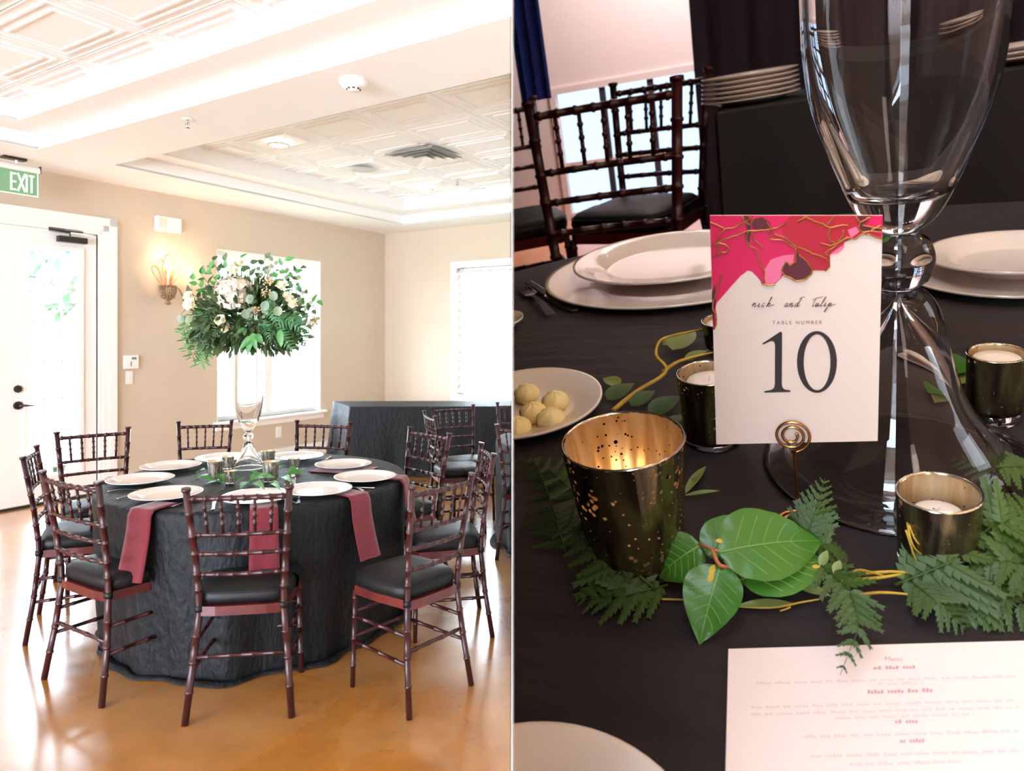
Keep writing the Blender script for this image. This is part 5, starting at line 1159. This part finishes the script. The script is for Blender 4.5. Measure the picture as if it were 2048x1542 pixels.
rfern([(1830, 1165, .004), (1950, 1165, .012), (2090, 1245, .004)], .04, 'fern frond lying along the right edge below the small votive', 6, 9, 9, 1.0)
rfern([(1820, 1160, .01), (1870, 1200, .012), (1935, 1262, .002)], .024, 'fern tip pointing at the menu from the right cluster', 7, 8, 7, .9)
rfern([(1960, 1090, .01), (2010, 1040, .03), (2090, 1010, .03)], .04, 'fern frond at the right edge beside the small votive rim', 8, 8, 8, 1.1)
rfern([(2080, 930, .01), (1990, 935, .02), (1895, 915, .016)], .028, 'dark fern frond behind the small votive at the right edge', 9, 9, 8, 1.0)
rfern([(2090, 1140, .012), (2010, 1120, .02), (1930, 1150, .01)], .03, 'fern frond pointing back toward the small votive', 10, 8, 8, 1.0)
rfern([(1630, 1120, .01), (1700, 1180, .024), (1720, 1250, .022), (1680, 1350, .012)], .024, 'fern frond drooping over the top of the menu', 11, 11, 6, .8, (0, -.8, 1))
rfern([(1600, 1110, .006), (1625, 1040, .03), (1650, 955, .05)], .024, 'small upright fern in front of the foot of the vase', 12, 10, 6, .8, (0, -1, .4))
rfern([(1612, 1115, .006), (1655, 1085, .02), (1695, 1110, .006)], .022, 'small fern tip beside the coiled base of the card holder', 13, 8, 6, 1.0)
def rleaf(a, b, hw, lab, mt='olive', prof='lance', grp='loose leaves on the dark linen', nrm=(0, -.3, 1)):
    m = MB(); A_, B_ = L(*a), L(*b); leaf(m, A_, B_, (B_-A_).length*hw, nrm, prof, arc=.06, n=12); o = m.build('loose_leaf', mt, mtx=RM()); tag(o, lab, 'leaf', grp, side='R')
rleaf((1368, 990, .002), (1412, 930, .008), .1, 'slim olive leaf right of the large votive, pointing up', )
rleaf((1365, 992, .002), (1440, 980, .006), .07, 'slim olive leaf right of the large votive, pointing right')
rleaf((1372, 972, .002), (1400, 948, .01), .1, 'short olive leaf right of the large votive')
rleaf((1470, 1212, .004), (1590, 1205, .004), .08, 'long olive leaf under the pointed green leaf')
rleaf((1580, 1165, .006), (1660, 1190, .004), .16, 'olive leaf lying beside the drooping fern')
rleaf((1640, 1135, .012), (1655, 1100, .02), .25, 'small pale green leaf above the drooping fern'); rleaf((1668, 1150, .016), (1680, 1120, .02), .25, 'small yellow-green leaf on the drooping fern')
for (a, b, hw, lab) in (((1215, 800, .004), (1268, 765, .01), .3, 'grey-green leaf between the side plate and the willow twig'), ((1262, 812, .004), (1310, 780, .01), .32, 'grey-green leaf behind the large votive'), ((1300, 830, .004), (1362, 790, .012), .3, 'dark green leaf left of the half hidden votive'), ((1240, 770, .006), (1205, 755, .006), .25, 'small leaf at the end of the willow twig'), ((1345, 700, .01), (1390, 660, .015), .3, 'blurred green leaf above the half hidden votive'), ((1370, 720, .006), (1415, 700, .012), .25, 'green leaf beside the rim of the half hidden votive'), ((1325, 690, .01), (1375, 672, .012), .2, 'green leaf on the curl of the willow twig'), ((1330, 850, .004), (1375, 830, .008), .25, 'dark leaf right behind the large votive')):
    rleaf(a, b, hw, lab, 'dgreen' if 'dark' in lab or 'grey' in lab else 'olive', 'ovate')
rleaf((1944, 722, .004), (1880, 748, .012), .34, 'green leaf behind the vase left of the right-edge votive', 'lf', 'ovate'); rleaf((1940, 742, .003), (1890, 775, .006), .25, 'yellowish leaf under the one behind the vase', 'olive', 'ovate')
def twig(name, lab, L_, r, mt='twig'):
    m = MB()
    for pts in L_: q = [L(*x) for x in pts]; m.tube([V(x) for x in smooth4(q)], [r*(1-.6*k/(4*(len(q)-1))) for k in range(4*(len(q)-1)+1)], 6)
    o = m.build(name, mt, mtx=RM()); tag(o, lab, 'twig', 'curly willow twigs on the dark linen', side='R')
def smooth4(p, sub=4):
    out = []
    for i in range(len(p)-1):
        p0, p1, p2, p3 = p[max(i-1, 0)], p[i], p[i+1], p[min(i+2, len(p)-1)]
        for s in range(sub): t = s/sub; out.append(.5*(2*p1+(p2-p0)*t+(2*p0-5*p1+4*p2-p3)*t*t+(3*p1-p0-3*p2+p3)*t**3))
    return out+[p[-1]]
twig('willow_twig', 'curled olive willow twig between the side plate and the half hidden votive', [[(1225, 822, .006), (1270, 785, .01), (1320, 755, .014), (1332, 735, .02), (1312, 710, .03), (1322, 680, .035), (1360, 668, .03), (1420, 655, .02)], [(1325, 745, .016), (1360, 722, .016), (1425, 705, .012)]], .0026)
twig('willow_twig', 'thin yellow twigs crossing in front of the small votive', [[(1680, 1163, .006), (1760, 1155, .008), (1850, 1145, .008), (1990, 1160, .006)], [(1690, 1152, .008), (1780, 1143, .01), (1855, 1150, .008)], [(1700, 1150, .01), (1720, 1140, .014), (1770, 1152, .008)], [(1690, 1195, .004), (1760, 1185, .006), (1830, 1190, .004)]], .0012)
twig('willow_twig', 'thin yellow twigs under the broad green leaves', [[(1455, 1210, .003), (1540, 1215, .003), (1600, 1205, .004), (1640, 1198, .004)], [(1520, 1206, .004), (1580, 1212, .003), (1560, 1222, .003)], [(1330, 1160, .004), (1400, 1165, .004)], [(1310, 1198, .002), (1380, 1200, .002)]], .0009)
twig('willow_twig', 'fine golden tendrils hanging down the small votive front', [[(1815, 1045, .035), (1822, 1080, .03), (1838, 1105, .02), (1875, 1118, .014)], [(1818, 1050, .035), (1835, 1085, .026), (1870, 1108, .016)], [(1812, 1060, .033), (1828, 1110, .02), (1840, 1135, .01)]], .0007)
# ================================================================ left room lights
def larea(name, loc, rot_to, sx, sy, e, col, portal=False):
    l = bpy.data.lights.new(name, 'AREA'); l.shape = 'RECTANGLE'; l.size = sx; l.size_y = sy; l.energy = e; l.color = col
    if portal: l.cycles.is_portal = True
    o = bpy.data.objects.new(name, l); COL.objects.link(o); a = ROOM @ V(loc); b = ROOM @ V(rot_to)
    o.matrix_world = Matrix.Translation(a) @ (b-a).to_track_quat('-Z', 'Y').to_matrix().to_4x4(); return o
larea('door_portal', (-.3, (g0+g1)/2, 1.4), (1, (g0+g1)/2, 1.4), 1.0, 2.4, 1, (1, 1, 1), True)
larea('window_portal', (-.2, (aW0+aW1)/2, (zW0+zW1)/2), (2, (aW0+aW1)/2, (zW0+zW1)/2), aW1-aW0, zW1-zW0, 1, (1, 1, 1), True)
larea('shutter_portal', ((bS0+bS1)/2, .2, (zS0+zS1)/2), ((bS0+bS1)/2, -2, (zS0+zS1)/2), bS1-bS0, zS1-zS0, 1, (1, 1, 1), True)
larea('near_portal', (4, -14.7, 1.6), (4, -5, 1.6), 5.0, 2.2, 1, (1, 1, 1), True)
l = bpy.data.lights.new('sun', 'SUN'); l.energy = 16; l.angle = .02; l.color = (1, .97, .9); o = bpy.data.objects.new('sun', l); COL.objects.link(o)
sd_ = (-D2*1.0+D1*.3+V((0, 0, -1.1))).normalized(); o.rotation_euler = sd_.to_track_quat('-Z', 'Y').to_euler()
# ================================================================ clip each half to its own side of the partition
bpy.context.view_layer.update()
def mw(o):
    m = o.matrix_basis if o.parent is None else mw(o.parent) @ o.matrix_parent_inverse @ o.matrix_basis
    return m
def clip_tree(o, sg):
    for ch in list(o.children): clip_tree(ch, sg)
    if o.type != 'MESH': return
    M = mw(o); bb = [(M @ V(c)).x*sg for c in o.bound_box]; lim = .002
    if min(bb) >= lim: return
    if max(bb) < lim:
        if not o.children: bpy.data.objects.remove(o)
        return
    xs = [(M @ q.co).x*sg for q in o.data.vertices]
    if min(xs) >= lim: return
    if max(xs) < lim and not o.children: bpy.data.objects.remove(o); return
    me = o.data.copy(); bm = bmesh.new(); bm.from_mesh(me); bm.transform(M)
    bmesh.ops.bisect_plane(bm, geom=bm.verts[:]+bm.edges[:]+bm.faces[:], plane_co=(sg*lim, 0, 0), plane_no=(-sg, 0, 0), clear_outer=True)
    bm.transform(M.inverted()); bm.to_mesh(me); bm.free(); o.data = me
for nm, sd in list(SIDE.items()):
    o = bpy.data.objects.get(nm)
    if o is None or sd is None: continue
    clip_tree(o, 1 if sd == 'R' else -1)
    if o.type == 'EMPTY' and not o.children: bpy.data.objects.remove(o)
